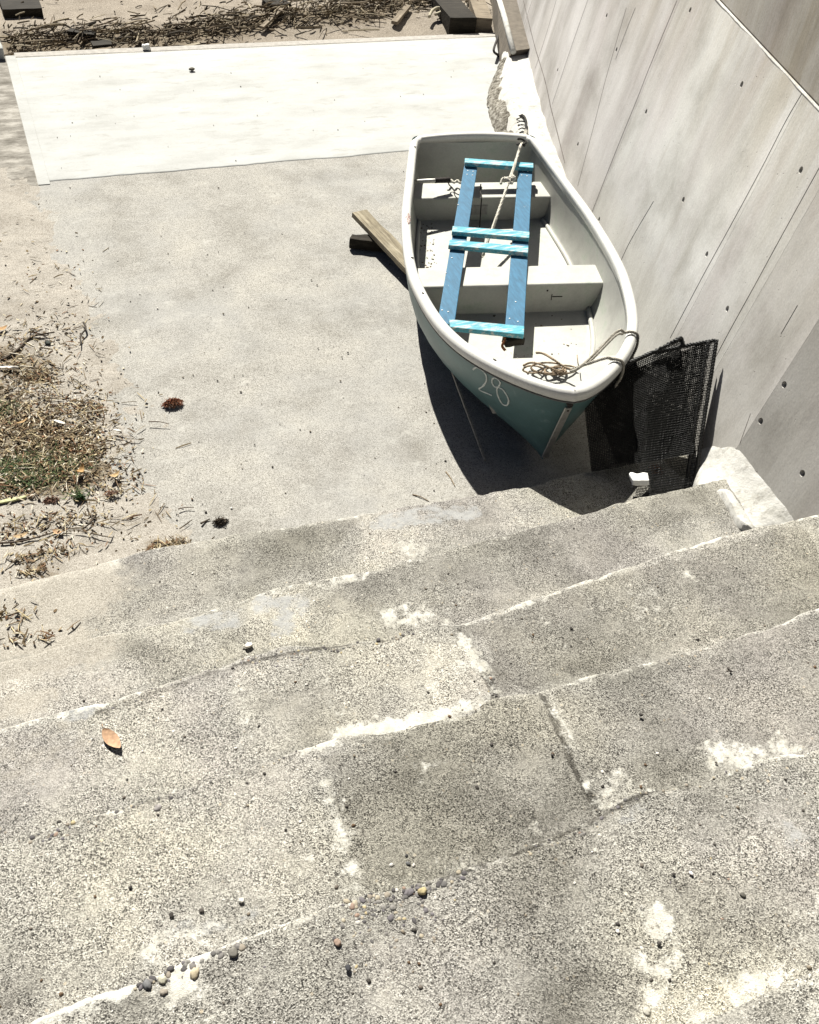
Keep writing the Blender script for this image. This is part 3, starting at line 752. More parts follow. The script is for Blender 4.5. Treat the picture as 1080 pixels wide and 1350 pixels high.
# pale mortar kerb along the wall's foot beside the pad, its left flank broken down to rubble
R1 = [P(716,270,.01), P(690,222,.01), P(676,192,.016), P(664,168,.016), P(655,140,.016), P(655,112,.016), P(660,86,.016), P(663,60,.016)]
R0 = [P(708,270,.01), P(682,222,.01), P(664,192,.014), P(652,170,.014), P(643,142,.014), P(643,120,.014), P(652,100,.014), P(660,88,.014)]
TW = [W(750,270), W(726,222), W(712,192), W(707,165), W(699,135), W(691,105), W(684,80), W(677,55)]
R0c, R1c, TWc = cat_rom(R0, 8), cat_rom(R1, 8), cat_rom(TW, 8)
rows = []
for a, b in zip(R1c, TWc):
    row = []
    for k in range(22):
        t = k/21; p = a.lerp(b+Vector((.03, 0, .05)), t); p.z = .016+.085*min(1, t*3.5+.15)**.6+.02*t+.012*fr(p, 7)
        row.append(p)
    rows.append(row)
V, F = loft(rows); obj('mortar_kerb', [wmi @ v for v in V], F, M['mortar'], wall)
rows = []
for a, b in zip(R0c, R1c):
    row = []
    for k in range(16):
        t = k/15; p = a.lerp(b+Vector((.03, 0, 0)), t); p.z = .0+.10*math.sin(t*PI/2)**.8*(.75+.5*noise.noise(p*6))
        p += Vector((.7, .3, .7))*(.034*fr(p, 13)+.016*fr(p, 45, 3))
        row.append(p)
    rows.append(row)
V, F = loft(rows); obj('broken_flank', [wmi @ v for v in V], F, M['rubble'], wall)
# plinth at the wall's far foot
b0, b1 = P(660,90,.0), P(643,-12,.0); a0, a1 = P(677,67,.16), P(655,-12,.16)
c0, c1 = Vector((wall_x(a0.y)+.25, a0.y, .19)), Vector((wall_x(a1.y)+.25, a1.y, .19))
V = [b0, a0, c0, b1, a1, c1, Vector((c0.x, b0.y+.02, -.02))]
F = [(0, 1, 4, 3), (1, 2, 5, 4), (0, 6, 2, 1)]
po = obj('plinth', [wmi @ v for v in V], F, mat_plain('dark_brown_concrete', (.13, .112, .09), .3, 18, .9, .2), wall, smooth=False)  # one dark brown tone over the whole plinth
V, F = tube([a0+Vector((0, 0, -.004)), a0.lerp(a1, .5)+Vector((.006, 0, -.004)), a1+Vector((0, 0, -.004))], .022, 8)
obj('plinth_arris', [wmi @ v for v in V], F, M['mortar'], wall)

# iron loop sticking out of the pad's edge
q = [P(655,48,.02), P(656,50,.07), P(651,66,.075), P(656,72,.03), P(657,73,.0)]
V, F = tube(cat_rom(q, 6), .009, 8); o = obj('iron_loop', V, F, M['iron'], None, P(655,60,0))
tag(o, 'small dark bent iron loop at the far right corner of the pale pad', 'iron loop')

# ------------------------------------------------------------------ boat
HEEL = rad(-3.5); TH = rad(17.0)
bow0 = Vector((1.6237, 2.1072, 0)); nrv = Vector((.9595, -.2817, 0))
BO = bow0+nrv*.008+Vector((math.sin(TH), math.cos(TH), 0))*.03; BO.z = .004
boat = tag(empty('rowing_boat', BO, (0, HEEL, -TH)), 'small open dinghy with white gunwale and teal hull marked 28, lying beside the wall', 'boat')
bmx = Matrix.Translation(BO) @ Matrix.Rotation(-TH, 4, 'Z') @ Matrix.Rotation(HEEL, 4, 'Y')
def Bw(x, s, z): return bmx @ Vector((x+warp(s), s, z))
LB_ = 2.32
BT = [(0, .0), (.008, .030), (.025, .062), (.06, .108), (.10, .150), (.16, .204), (.24, .264), (.33, .317), (.43, .360), (.52, .388), (.67, .420), (.9, .450), (1.17, .453), (1.5, .433), (1.87, .386), (2.2, .342), (2.28, .328), (2.305, .318), (2.32, .300)]
def warp(s): return .037*math.exp(-max(0, s)/.28)-.006
def half(s):
    s = max(0, min(LB_, s))
    for i in range(len(BT)-1):
        if BT[i][0] <= s <= BT[i+1][0]:
            a = BT[max(i-1, 0)]; b = BT[i]; c = BT[i+1]; d = BT[min(i+2, len(BT)-1)]
            h = c[0]-b[0]; t = (s-b[0])/h
            m0 = (c[1]-a[1])/(c[0]-a[0]+1e-9)*h if i else (c[1]-b[1])*1.3; m1 = (d[1]-b[1])/(d[0]-b[0]+1e-9)*h
            return (2*t**3-3*t*t+1)*b[1]+(t**3-2*t*t+t)*m0+(-2*t**3+3*t*t)*c[1]+(t**3-t*t)*m1
def sheer(s): return .408+.092*max(0, (1.75-s)/1.75)**1.8
def keel(s): return .012+.012*max(0, 1-s/.55)**2+.03*max(0, (s-1.7)/.6)**2
def expo(s): return .58+.95*math.exp(-(s/.62)**1.6)
def hull(s, a, ins=0.0):
    """a: 0 at the gunwale .. 1 at the keel, starboard side (x >= 0); ins = inset of the inner skin"""
    a = max(0.0, a)
    zg, k, b = sheer(s), keel(s)+ins*.9, max(0, half(s)-ins)
    e = expo(s); an = a*PI/2
    x = b*math.cos(an)**e if a < 1 else 0.0
    z = k+(zg-k)*(1-math.sin(an)**e)
    dep = (zg-z)/zg
    y = s+.20*dep*math.exp(-s/.30)-.035*(1-dep)*max(0, (s-1.9)/.42)*-1
    return Vector((x, y, z))
SS = [0, .004, .012, .025, .045, .07, .10, .14, .19, .25, .32, .4, .5, .62, .75, .9, 1.05, 1.2, 1.35, 1.5, 1.65, 1.8, 1.95, 2.1, 2.2, 2.26, 2.29, 2.308, 2.32]
NA = 18
def skin(ins, zfloor=None, flip=False, s0=0):
    V = []; n = 2*NA+1
    for s in SS:
        if s < s0: continue
        for j in range(n):
            a = abs(j-NA)/NA; p = hull(s, 1-a, ins)
            if j < NA: p.x = -p.x
            if ins:
                p.z = min(p.z, sheer(s)-.01)
            if zfloor is not None: 
                if p.z < zfloor: p.z = zfloor+.0*p.x
            V.append(p)
    m_ = len(V)//n
    F = [(i*n+k, i*n+k+1, (i+1)*n+k+1, (i+1)*n+k) for i in range(m_-1) for k in range(n-1)]
    if flip: F = [f[::-1] for f in F]
    return V, F, n, m_
V, F, n, m_ = skin(0)
F = F+[tuple((m_-1)*n+k for k in range(n))[::-1]]     # transom
h_ = obj('hull', V, F, M['teal'], boat)
FLOOR = .145
def outer_x(s, z):
    lo, hi = 0, 1
    for _ in range(24):
        mid_ = (lo+hi)/2
        if hull(s, mid_).z > z: lo = mid_
        else: hi = mid_
    return hull(s, lo).x
def inner_x(s, z): return max(0.0, outer_x(s, z)-.026)
def rake(s, z): return .20*((sheer(s)-z)/sheer(s))*math.exp(-s/.30)
def floor_z(s): return FLOOR+.012*(s-1)
V = []; NZ = 13; SI = [x for x in SS if .025 <= x < 2.25]+[2.26, 2.29]
for s in SI:
    zf = floor_z(s); zt = sheer(s)-.01; row = []
    for k in range(NZ+1):
        z = zt+(zf-zt)*k/NZ; row.append(Vector((inner_x(s, z), s+rake(s, z), z)))
    xf, yf = row[-1].x, row[-1].y
    row += [Vector((xf*t, yf, zf-.004*(1-t))) for t in (.93, .6, .3)]
    V += [Vector((-p.x, p.y, p.z)) for p in row]+[Vector((0, yf, zf-.005))]+list(reversed(row))
n = 2*(NZ+4)+1; m_ = len(SI)
F = [(i*n+k, (i+1)*n+k, (i+1)*n+k+1, i*n+k+1) for i in range(m_-1) for k in range(n-1)]+[tuple((m_-1)*n+k for k in range(n))[::-1]]
inn = obj('inner_skin', V, F, M['inner'], boat)
for o in (h_, inn):
    for p in o.data.polygons:
        if len(p.vertices) > 4: p.use_smooth = False
# gunwale: fat rounded white rim round the whole boat
loop = []
ss = [2.285, 2.2, 2.1, 1.95, 1.8, 1.65, 1.5, 1.35, 1.2, 1.05, .9, .75, .62, .5, .4, .32, .25, .19, .14, .10, .07, .045, .025, .010, .002]
right = [Vector((half(s), s, sheer(s))) for s in ss]
mid = [Vector((0, -.001, sheer(0)))]
left = [Vector((-p.x, p.y, p.z)) for p in reversed(right)]
tr = [Vector((-.306, 2.318, sheer(2.3))), Vector((-.28, 2.342, sheer(2.3)+.002)), Vector((-.15, 2.353, sheer(2.3)+.010)), Vector((0, 2.357, sheer(2.3)+.013)), Vector((.15, 2.353, sheer(2.3)+.010)), Vector((.28, 2.342, sheer(2.3)+.002)), Vector((.306, 2.318, sheer(2.3)))]
path = cat_rom(right+mid+left+tr, 4, True)
def rim(path, prof):
    N = len(path); V = []; np_ = len(prof)
    for i, p in enumerate(path):
        t = (path[(i+1) % N]-path[i-1]); t.z = 0; t.normalize()
        nin = Vector((t.y, -t.x, 0))     # path runs bow-ward on the right side: inward
        if nin.dot(Vector((0, 1.2, 0))-Vector((p.x, p.y, 0))) < 0: nin = -nin
        for o_, z in prof: V.append(p+nin*o_+Vector((0, 0, z)))
    F = [(i*np_+k, ((i+1) % N)*np_+k, ((i+1) % N)*np_+(k+1) % np_, i*np_+(k+1) % np_) for i in range(N) for k in range(np_)]
    return V, F
prof = [(.004, -.035), (-.009, -.033), (-.012, -.027), (-.012, -.010), (-.009, -.002), (-.001, .005), (.010, .008), (.022, .006), (.029, .000), (.031, -.008), (.030, -.036), (.022, -.038)]
V, F = rim(path, prof); gw = obj('gunwale', V, F, M['gel'], boat)
bm = bmesh.new(); bm.from_mesh(gw.data); bmesh.ops.recalc_face_normals(bm, faces=bm.faces[:]); bm.to_mesh(gw.data); bm.free()
prof = [(.002, -.044), (-.007, -.043), (-.008, -.038), (.002, -.036)]
V, F = rim(path, prof); rb = obj('rub_strip', V, F, mat_plain('grey_rubber', (.12, .12, .115), .3, 60, .7, .3), boat)
bm = bmesh.new(); bm.from_mesh(rb.data); bmesh.ops.recalc_face_normals(bm, faces=bm.faces[:]); bm.to_mesh(rb.data); bm.free()
# thwarts: moulded boxes from the floor up, their ends following the inner skin
def thwart(name, s0, s1, zt, lip=.006, zb=FLOOR-.03):
    V = []; F = []
    zsn = [zb+(zt-zb)*k/7 for k in range(8)]
    def ring(s, zt_, grow=.006):
        pts = []
        for z in zsn: pts.append(Vector((-(inner_x(s, max(z, FLOOR))+grow), s, z)))
        for z in reversed(zsn): pts.append(Vector(((inner_x(s, max(z, FLOOR))+grow), s, z)))
        return pts
    rings = [ring(s, zt) for s in [s0+(s1-s0)*k/3 for k in range(4)]]
    n = len(rings[0]); V = [v for r in rings for v in r]
    F = [(i*n+k, i*n+(k+1) % n, (i+1)*n+(k+1) % n, (i+1)*n+k) for i in range(3) for k in range(n)]
    F += [tuple(range(n))[::-1], tuple(3*n+k for k in range(n))]
    o = obj(name, V, F, M['inner'], boat, smooth=False)
    bm = bmesh.new(); bm.from_mesh(o.data); bmesh.ops.recalc_face_normals(bm, faces=bm.faces[:]); bm.to_mesh(o.data); bm.free()
    bevel(o, .009, 3, 50); return o
th1 = thwart('thwart', 1.06, 1.225, .285)
th2 = thwart('thwart', 1.915, 2.09, .275)
def bow_seat(s1, zt):
    S2 = [.03, .05, .08, .12, .17, .22, .28, s1]; V = []
    for s in S2:
        x = inner_x(s, zt)+.004; dy = hull(s, .0, .028).y; 
        V += [Vector((-x, s+rake(s, zt), zt)), Vector((x, s+rake(s, zt), zt))]
    zb = FLOOR; V += [Vector((-inner_x(s1, .2), s1, .2)), Vector((inner_x(s1, .2), s1, .2)), Vector((-inner_x(s1, FLOOR+.02), s1, zb)), Vector((inner_x(s1, FLOOR+.02), s1, zb))]
    F = [(2*i, 2*i+1, 2*i+3, 2*i+2) for i in range(len(S2)-1)]
    k = 2*(len(S2)-1); F += [(k, k+1, k+3, k+2), (k+2, k+3, k+5, k+4)]
    o = obj('bow_seat', V, F, M['inner'], boat, smooth=False); return o
bow_seat(.34, .40)
# moulded ribs along the bilge
for sg in (-1, 1):
    pts = [Vector((sg*(inner_x(s, FLOOR+.02)-.012), s+rake(s, FLOOR), FLOOR+.012)) for s in (.45, .6, .8, 1.05)]
    V, F = tube(cat_rom(pts, 6), .012, 8); obj('bilge_rib', V, F, M['inner'], boat)
    pts = [Vector((sg*(inner_x(s, FLOOR+.02)-.012), s+rake(s, FLOOR), FLOOR+.012)) for s in (1.23, 1.5, 1.75, 1.90)]
    V, F = tube(cat_rom(pts, 6), .012, 8); obj('bilge_rib', V, F, M['inner'], boat)
# faded grey plate and marks on the aft thwart's front
V, F = box((-.075, 1.9115, .185), (.03, 1.9155, .235)); obj('plate', V, F, mat_plain('grey_plate', (.30, .29, .27), .2, 60, .7, .3), boat, smooth=False)
for (x, z, w, hh) in ((.20, .22, .045, .004), (.195, .205, .003, .03), (.17, .25, .007, .007), (.05, .18, .005, .005)):
    V, F = box((x, 1.0575, z), (x+w, 1.0603, z+hh)); obj('scratch', V, F, M['iron'], boat, smooth=False)
# stem band, eye and hull number
def stem(z):
    dep = (sheer(0)-z)/sheer(0)
    return Vector((0, .20*dep, z))
pts = [stem(z) for z in (.415, .36, .30, .24, .18, .12, .06)]
V = []
for p in pts:
    for x, dy in ((-.0125, -.004), (-.011, -.010), (.011, -.010), (.0125, -.004)): V.append(p+Vector((x, dy, -.003)))
F = [(i*4+k, i*4+k+1, i*4+k+5, i*4+k+4) for i in range(len(pts)-1) for k in range(3)]+[(0, 1, 2, 3)]
sb = obj('stem_band', V, F, M['alu'], boat, smooth=False)
V, F = tube([stem(.400)+Vector((0, .0, 0)), stem(.400)+Vector((0, -.0115, -.003))], .0045, 8); obj('rivet', V, F, M['iron'], sb)
V, F = tube([stem(.432)+Vector((0, .004, 0)), stem(.432)+Vector((0, -.010, -.002))], .011, 12); e_ = obj('bow_eye', V, F, M['iron'], boat)
def on_hull(s, a, off=.0025):
    p = hull(s, a); e = 1e-3
    du = hull(s+e, a)-p; dv = hull(s, a+e)-p
    nn = du.cross(dv); nn = nn.normalized() if nn.length > 1e-12 else Vector((1, 0, 0))
    if nn.x < 0: nn = -nn
    p = p+nn*off; return Vector((-p.x, p.y, p.z)), Vector((-nn.x, nn.y, nn.z))
def unhull(px, py):
    """(s, a) of the port hull point that the ray through a reference point meets"""
    d = ray(px, py).normalized()
    def err(s, a):
        p = hull(s, a); v = bmx @ Vector((-p.x+warp(p.y), p.y, p.z))-EYE
        return (v-d*v.dot(d)).length
    cand = [(err(.05+.9*i/90, .06+.8*j/60), .05+.9*i/90, .06+.8*j/60) for i in range(91) for j in range(61)]
    m0 = min(cand)[0]; near = [c for c in cand if c[0] < m0+.012]
    best = min(near, key=lambda c: (lambda p: (bmx @ Vector((-p.x+warp(p.y), p.y, p.z))-EYE).length)(hull(c[1], c[2])))
    e, s_, a_ = best; hs, ha = .012, .016
    while hs > 1e-5:
        c = min((err(s_+x*hs, a_+y*ha), s_+x*hs, a_+y*ha) for x in (-1, 0, 1) for y in (-1, 0, 1))
        if c[0] < e-1e-12: e, s_, a_ = c
        else: hs /= 2; ha /= 2
    return s_, a_
def stroke(name, pix, w):
    sa = [unhull(*p) for p in pix]; sa = cat_rom([Vector((a, b, 0)) for a, b in sa], 8)
    pts = [on_hull(q.x, q.y) for q in sa]; V = []; F = []
    for i, (p, nn) in enumerate(pts):
        t = (pts[min(i+1, len(pts)-1)][0]-pts[max(i-1, 0)][0]).normalized(); sd = nn.cross(t)
        ww = w*(.55+.6*abs(noise.noise(p*70)))
        V += [p-sd*ww-nn*.002, p-sd*ww*.8, p+sd*ww*.8, p+sd*ww-nn*.002]
    for i in range(len(pts)-1):
        for k in range(3): F.append((i*4+k, i*4+k+1, i*4+k+5, i*4+k+4))
    return V, F
V, F = stroke('', [(624,487),(629,484),(636,488),(641,494),(641.5,502),(637,509),(632,512.5),(636,515.5),(642,518),(649,521)], .0048)
obj('painted_digit', V, F, M['chalk'], boat)
V, F = stroke('', [(657.5,510),(652,509),(649,503),(651,498),(656,499.5),(660,504.5),(658,510),(663,513),(668,520),(671,528),(668.5,534),(662.5,532),(657,522),(655.5,513),(657.5,510)], .0044)
obj('painted_digit', V, F, M['chalk'], boat)
# smudged sticker on the port gunwale
def on_rim(s, x_in, dz=.0095): return Vector((-(half(s)-x_in), s, sheer(s)+dz))
k_ = NT('worn_sticker', .6, .3)
M['sticker'] = k_.done(k_.ramp(k_.noise(150, 4, .7), [(.40, (.05, .04, .04)), (.5, (.22, .08, .06)), (.58, (.50, .49, .45))]))
V = []; F = []
for k in range(9):
    t = k/8; s_ = 1.37+.11*t; w_ = .012*math.sin(PI*(.12+.76*t))*(1+.4*noise.noise(Vector((t*9, 3, 1))))
    for q in (-1, -.33, .33, 1): V.append(on_rim(s_, .017+q*w_, .0092-.0022*abs(q)))
F = [(k*4+q, k*4+q+1, k*4+q+5, k*4+q+4) for k in range(8) for q in range(3)]
obj('worn_sticker', V, F, M['sticker'], boat)
for s, x in ((1.05, .02), (2.2, .02), (.74, .01), (.22, .025)):
    V, F = pebble(on_rim(s, x, .009), .004, .009, .0012, random.random(), 3, .4, 3, 7); obj('scuff', V, F, M['iron'], boat)

for o in list(boat.children)+[c for k in boat.children for c in k.children]:
    for v in o.data.vertices: v.co.x += warp(v.co.y)
# ------------------------------------------------------------------ things lying in and on the boat
def bs(px, py, z):
    """distance from the bow along the boat of the point seen at a reference pixel and height z"""
    return (bmx.inverted() @ P(px, py, z)).y
ZN, ZF = .272, .372
def fz(px, py):
    z = .31
    for _ in range(6):
        s = bs(px, py, z); z = ZN+(ZF-ZN)*(s-.58)/1.47
    return z
def FP(px, py, dz=0.0):
    z = fz(px, py)+dz; return P(px, py, z)
f0 = FP(690, 437, -.02)
frame = tag(empty('wooden_frame', f0), 'blue wooden ladder-like frame with four cyan cross boards laid over the thwarts', 'frame')
def plank_of(name, quad, th, mat, parent, o3, bv=.0025, grow=None):
    V, F = prism(quad, th); V = shift(V, o3)
    # own axes: x along the longest side
    o = obj(name, V, F, mat, parent, smooth=False)
    bm = bmesh.new(); bm.from_mesh(o.data); bmesh.ops.recalc_face_normals(bm, faces=bm.faces[:]); bm.to_mesh(o.data); bm.free()
    bevel(o, bv, 2, 40); return o
plank_of('rail', [FP(577,424), FP(599,429), FP(630.5,213), FP(613,213)], .021, M['blue'], frame, f0)
plank_of('rail', [FP(666,434), FP(691,436), FP(702.5,218), FP(684,218)], .021, M['blue'], frame, f0)
for a, b, c, d in (((613,214),(703.5,221),(703.5,214.5),(613,208)), ((596,305),(698,313.5),(698.5,305),(597,297.5)), ((591.5,323),(696.5,333),(697,324.5),(593,315.5)), ((594,431),(691,441),(691.5,429.5),(592,420.5))):
    plank_of('cross_board', [FP(*a, .021), FP(*b, .021), FP(*c, .021), FP(*d, .021)], .0215, M['cyan'], frame, f0)
for q in [(617,225),(624,226),(616,230),(623,231),(689,225),(696,226),(688,231),(695,232),(600,309),(608,309.5),(682,316),(690,317),(583,409),(591,411),(672,420),(683,424),(588,360),(680,398),(604,270),(596,340)]:
    p = FP(*q)+Vector((0, 0, .0005)); V, F = pebble(p-f0, .0042, .0042, .0016, 0, 1, .1, 3, 7)
    obj('screw_head', V, F, M['foam'], frame)
# wooden peg hanging below the frame's near end
p = FP(678, 443, -.03); pv, pf = fine_box(*box((-.045, -.022, -.035), (.04, .02, -.004)), 3, .004, 3, 30)
obj('end_cleat', [v+p-f0 for v in pv], pf, M['darkwood_shadow'], frame)
p = FP(664, 441, -.02); V, F = tube(cat_rom([p, p+Vector((.005,-.01,-.02)), p+Vector((-.006,-.015,-.045)), p+Vector((.004,-.03,-.06))], 5), .006, 7)
obj('rusty_hook', shift(V, f0), F, M['rust'], frame)

# mooring rope from the mortar kerb over the transom to the boat's floor
pts = [P(693,176,.10), P(690,186,.30), P(687,191,.435), P(684,200,.428), P(678.5,218,.41), P(671,239,.39), P(663,262,.355), P(654,288,.31), P(644,316,.26), P(637,337,.2)]
ro = P(636, 340, .1)
rp = tag(empty('mooring_rope', ro), 'pale rope running from the wall kerb over the stern and knotted above the thwart', 'rope')
V, F = rope(pts, .0085); obj('line', shift(V, ro), F, M['rope'], rp)
k0 = P(671, 237, .39)
kn = [k0+Vector((math.cos(a)*.026*(1+.3*math.sin(3*a)), math.sin(a)*.018, .012*math.sin(2*a+.5))) for a in [i*.7 for i in range(15)]]
kn = [k0+Vector((-.05, -.015, -.01)), k0+Vector((-.03, .006, .008))]+kn[:11]+[k0+Vector((.03, .03, .01)), k0+Vector((.045, .015, -.012))]
V, F = rope(kn, .0075, 45, 3, 5); obj('knot', shift(V, ro), F, M['rope'], rp)
e0 = P(636, 338, .15)
lp = [e0, e0+Vector((-.03, -.02, -.03)), e0+Vector((-.035, -.06, -.055)), e0+Vector((-.005, -.085, -.06)), e0+Vector((.02, -.06, -.05)), e0+Vector((.015, -.02, -.02)), e0+Vector((.0, .01, .0))]
V, F = rope(lp, .007, 45); obj('end_loop', shift(V, ro), F, M['rope'], rp)
lp2 = [v+Vector((.012, .006, -.01)) for v in lp[2:]]
V, F = rope(lp2, .006, 45); obj('end_loop', shift(V, ro), F, M['oldrope'], rp)
# frayed dark splice at the kerb
pts = [P(683,154,.10), P(689,152,.125), P(693,158,.13), P(694,168,.125), P(692,177,.12)]
V, F = rope(pts, .009, 40); obj('dark_tail', shift(V, ro), F, M['darkcord'], rp)
rung = []
for t in range(5):
    a = P(681+t*1.0, 157+t*4.5, .105); b = P(692.5, 156+t*4.5, .125)
    rung.append(tube([a, a.lerp(b, .5)+Vector((0, 0, .008)), b], .0035, 6))
V, F = join(*rung); obj('lacing', shift(V, ro), F, M['darkcord'], rp)
pts = [P(694,172,.12), P(692,180,.14), P(689,190,.26), P(687,194,.37)]
V, F = rope(pts, .014, 30); obj('splice', shift(V, ro), F, M['oldrope'], rp)
pts = [P(687.5,190,.432)+Vector((math.cos(a)*.022, math.sin(a)*.02, .004*a-.012)) for a in [i*.8 for i in range(12)]]
V, F = rope(pts, .006, 40); obj('lashing', shift(V, ro), F, M['darkcord'], rp)

# metal tube on the aft thwart, with a thin cord
a, b = P(545, 239.5, .335), P(592, 237, .325)
o3 = a.copy()
tb = tag(empty('metal_tube', o3), 'short grey metal tube lying across the port end of the aft thwart', 'tube')
V, F = tube([a, a.lerp(b, .7), b], .0105, 10); obj('pipe', shift(V, o3), F, M['alu'], tb)
V, F = tube([a.lerp(b, .60), a.lerp(b, .72), b+(b-a)*.02], .0135, 10); obj('sleeve', shift(V, o3), F, M['iron'], tb)
pts = [b, P(592,243,.30), P(597,248,.285), P(600,254,.285), P(606,257,.285), P(613,259,.285)]
V, F = tube(cat_rom(pts, 6), .003, 6); o = obj('thin_cord', V, F, M['darkcord'], None, pts[3]); tag(o, 'thin dark cord trailing from the metal tube over the aft thwart', 'cord')
pts = [P(588+2.6*t, 238+1.8*math.sin(t*1.9)+.25*t, .30+.004*math.cos(t*2)) for t in range(11)]
V, F = rope(pts, .006, 45); o = obj('frayed_twine', V, F, M['rope'], None, pts[5]); tag(o, 'frayed white twine bunched on the aft thwart beside the metal tube', 'twine')
pts = [P(634,243,.30), P(633.5,252,.292), P(635,258,.292), P(635,263,.285), P(634,275,.24), P(633,292,.19), P(632,306,.145)]
V, F = tube(cat_rom(pts, 6), .0035, 6); o = obj('hanging_cord', V, F, M['darkcord'], None, pts[-1]); tag(o, 'thin black cord hanging down the front of the aft thwart', 'cord')

# brown cord heaped on the bow seat and tied over the starboard gunwale
SEATZ = .41
def bowp(px, py, dz=0): return P(px, py, SEATZ+dz)
coils = []
for (cx, cy, rx, ry, nturn, ph) in ((703,487,13,5,1.2,2.2), (722,485,22,7,1.6,.4), (732,489,14,5,2.2,1.2), (744,487,17,5,1.4,2.5), (738,491,9,3,1.8,0)):
    pts = []
    for i in range(int(nturn*9)):
        a = ph+i*2*PI/9
        pts.append(bowp(cx+rx*math.cos(a)*(1+.15*noise.noise(Vector((i*.7, cx, 0)))), cy+ry*math.sin(a)*(1+.2*noise.noise(Vector((i*.6, cx, 4)))), .006+.006*noise.noise(Vector((i*.5, cx, 7)))+.004*(i % 3)))
    coils.append(rope(pts, .0040, 60, 3, 4))
coils.append(rope([bowp(690,482,.02), bowp(700,478,.03), bowp(715,481,.04), bowp(732,488,.03), bowp(744,492,.02)], .005, 60))
coils.append(rope([bowp(707,465,.03), bowp(716,466,.04), bowp(730,474,.05), bowp(745,484,.04), bowp(760,488,.05)], .005, 60))
V, F = join(*coils); o3 = bowp(735, 488)
cd = tag(empty('brown_cord', o3), 'tangled brown cord heaped on the bow seat and looped over the gunwale', 'cord')
obj('coil', shift(V, o3), F, M['cord'], cd)
g1 = lambda s, x, z: Bw(half(s)-x, s, sheer(s)+z)
over = []
over.append(rope([bowp(752,488,.05), bowp(765,483,.06), g1(.19,.06,.02), g1(.19,.035,.017), g1(.185,.012,.017), g1(.18,-.012,.006), g1(.18,-.02,-.03), g1(.185,-.015,-.07), g1(.19,.004,-.12)], .0065, 50))
over.append(rope([bowp(752,490,.05), bowp(770,480,.07), g1(.36,.07,.03), g1(.375,.04,.018), g1(.38,.012,.017), g1(.375,-.014,.004), g1(.37,-.02,-.04), g1(.35,-.012,-.08), g1(.30,.0,-.13), g1(.24,.02,-.17)], .0065, 50))
over.append(rope([bowp(757,486,.05), bowp(778,476,.075), g1(.33,.07,.03), g1(.36,.045,.02)], .005, 50))
V, F = join(*over); obj('loops_over_gunwale', shift(V, o3), F, M['oldrope'], cd)
hang = []
hang.append(rope([g1(.24,.02,-.16), g1(.17,.02,-.18), g1(.12,.005,-.19), g1(.10,.0,-.2)], .006, 50))
hang.append(rope([g1(.24,.02,-.16), g1(.22,-.0,-.22), g1(.21,.0,-.30), g1(.17,.01,-.36)], .005, 50))
hang.append(rope([g1(.24,.02,-.15), g1(.26,-.01,-.21), g1(.23,-.01,-.27), g1(.2,.0,-.22)], .005, 50))
V, F = join(*hang); obj('hanging_ends', shift(V, o3), F, M['oldrope'], cd)
pts = [bowp(761,468,.05), bowp(762,478,.05), bowp(764,487,.03)]
V, F = tube(pts, .002, 5); obj('stray_strand', shift(V, o3), F, M['cord'], cd)

parts = []; cols = []
for _ in range(170):
    if random.random() < .6: s_ = random.uniform(1.3, 1.88); x = -inner_x(s_, FLOOR+.012)*random.uniform(.72, .97)
    else: s_ = random.uniform(.45, 1.04); x = random.uniform(-1, .9)*inner_x(s_, FLOOR+.012)*.9
    p = Bw(x, s_+rake(s_, FLOOR), floor_z(s_)); r = random.choice([.002, .003, .0045])*random.uniform(.6, 1.2)
    pv = pebble(p, r*1.5, r, r*.4, random.random()*3, random.random()*50, .4, 3, 6); parts.append(pv)
    cols.append((len(pv[0]), random.choice([(.10,.07,.045), (.16,.11,.07), (.06,.045,.03), (.22,.17,.11)])))
V, F = join(*parts); o = obj('dirt_specks', V, F, M['tint']); set_tint(o, cols); tag(o, kind='stuff')
# ------------------------------------------------------------------ wood under the boat
def plank(name, a, b, w, th, mat, seed, label, cat, tilt=0.0, parent=None):
    """a rough plank from a to b (top centre line)"""
    a, b = Vector(a), Vector(b); L = (b-a).length; V, F = box((0, -w/2, -th), (L, w/2, 0))
    V, F = fine_box(V, F, 9, min(th, w)*.22, seed, 14)
    x = (b-a).normalized(); y = Vector((0, 0, 1)).cross(x).normalized(); z = x.cross(y)
    y2 = y*math.cos(tilt)+z*math.sin(tilt); z2 = x.cross(y2)
    m = Matrix((x, y2, z2)).transposed()
    o = obj(name, V, F, mat, None, None, smooth=False); o.matrix_world = Matrix.Translation(a) @ m.to_4x4()
    if label: tag(o, label, cat)
    return o
A, B = P(474, 278, .105), P(545, 352, .085)
plank('plank', A, A+(B-A)*1.5, .085, .026, M['oldwood'], 2, 'weathered yellowish plank sticking out from under the boat onto a wood chock', 'plank')
A, B = P(463, 311, .062), P(520, 318, .062)
plank('wood_chock', A, B, .055, .05, M['darkwood_shadow'], 4, 'short dark chock of wood beneath the weathered plank', 'chock')
A, B = Bw(-.30, .62, .14), P(640, 606, .012)
plank('prop_stick', A+Vector((0,0,.01)), B, .008, .008, M['oldrope'], 6, 'thin stick propped against the shaded port side of the hull near the bow', 'stick')

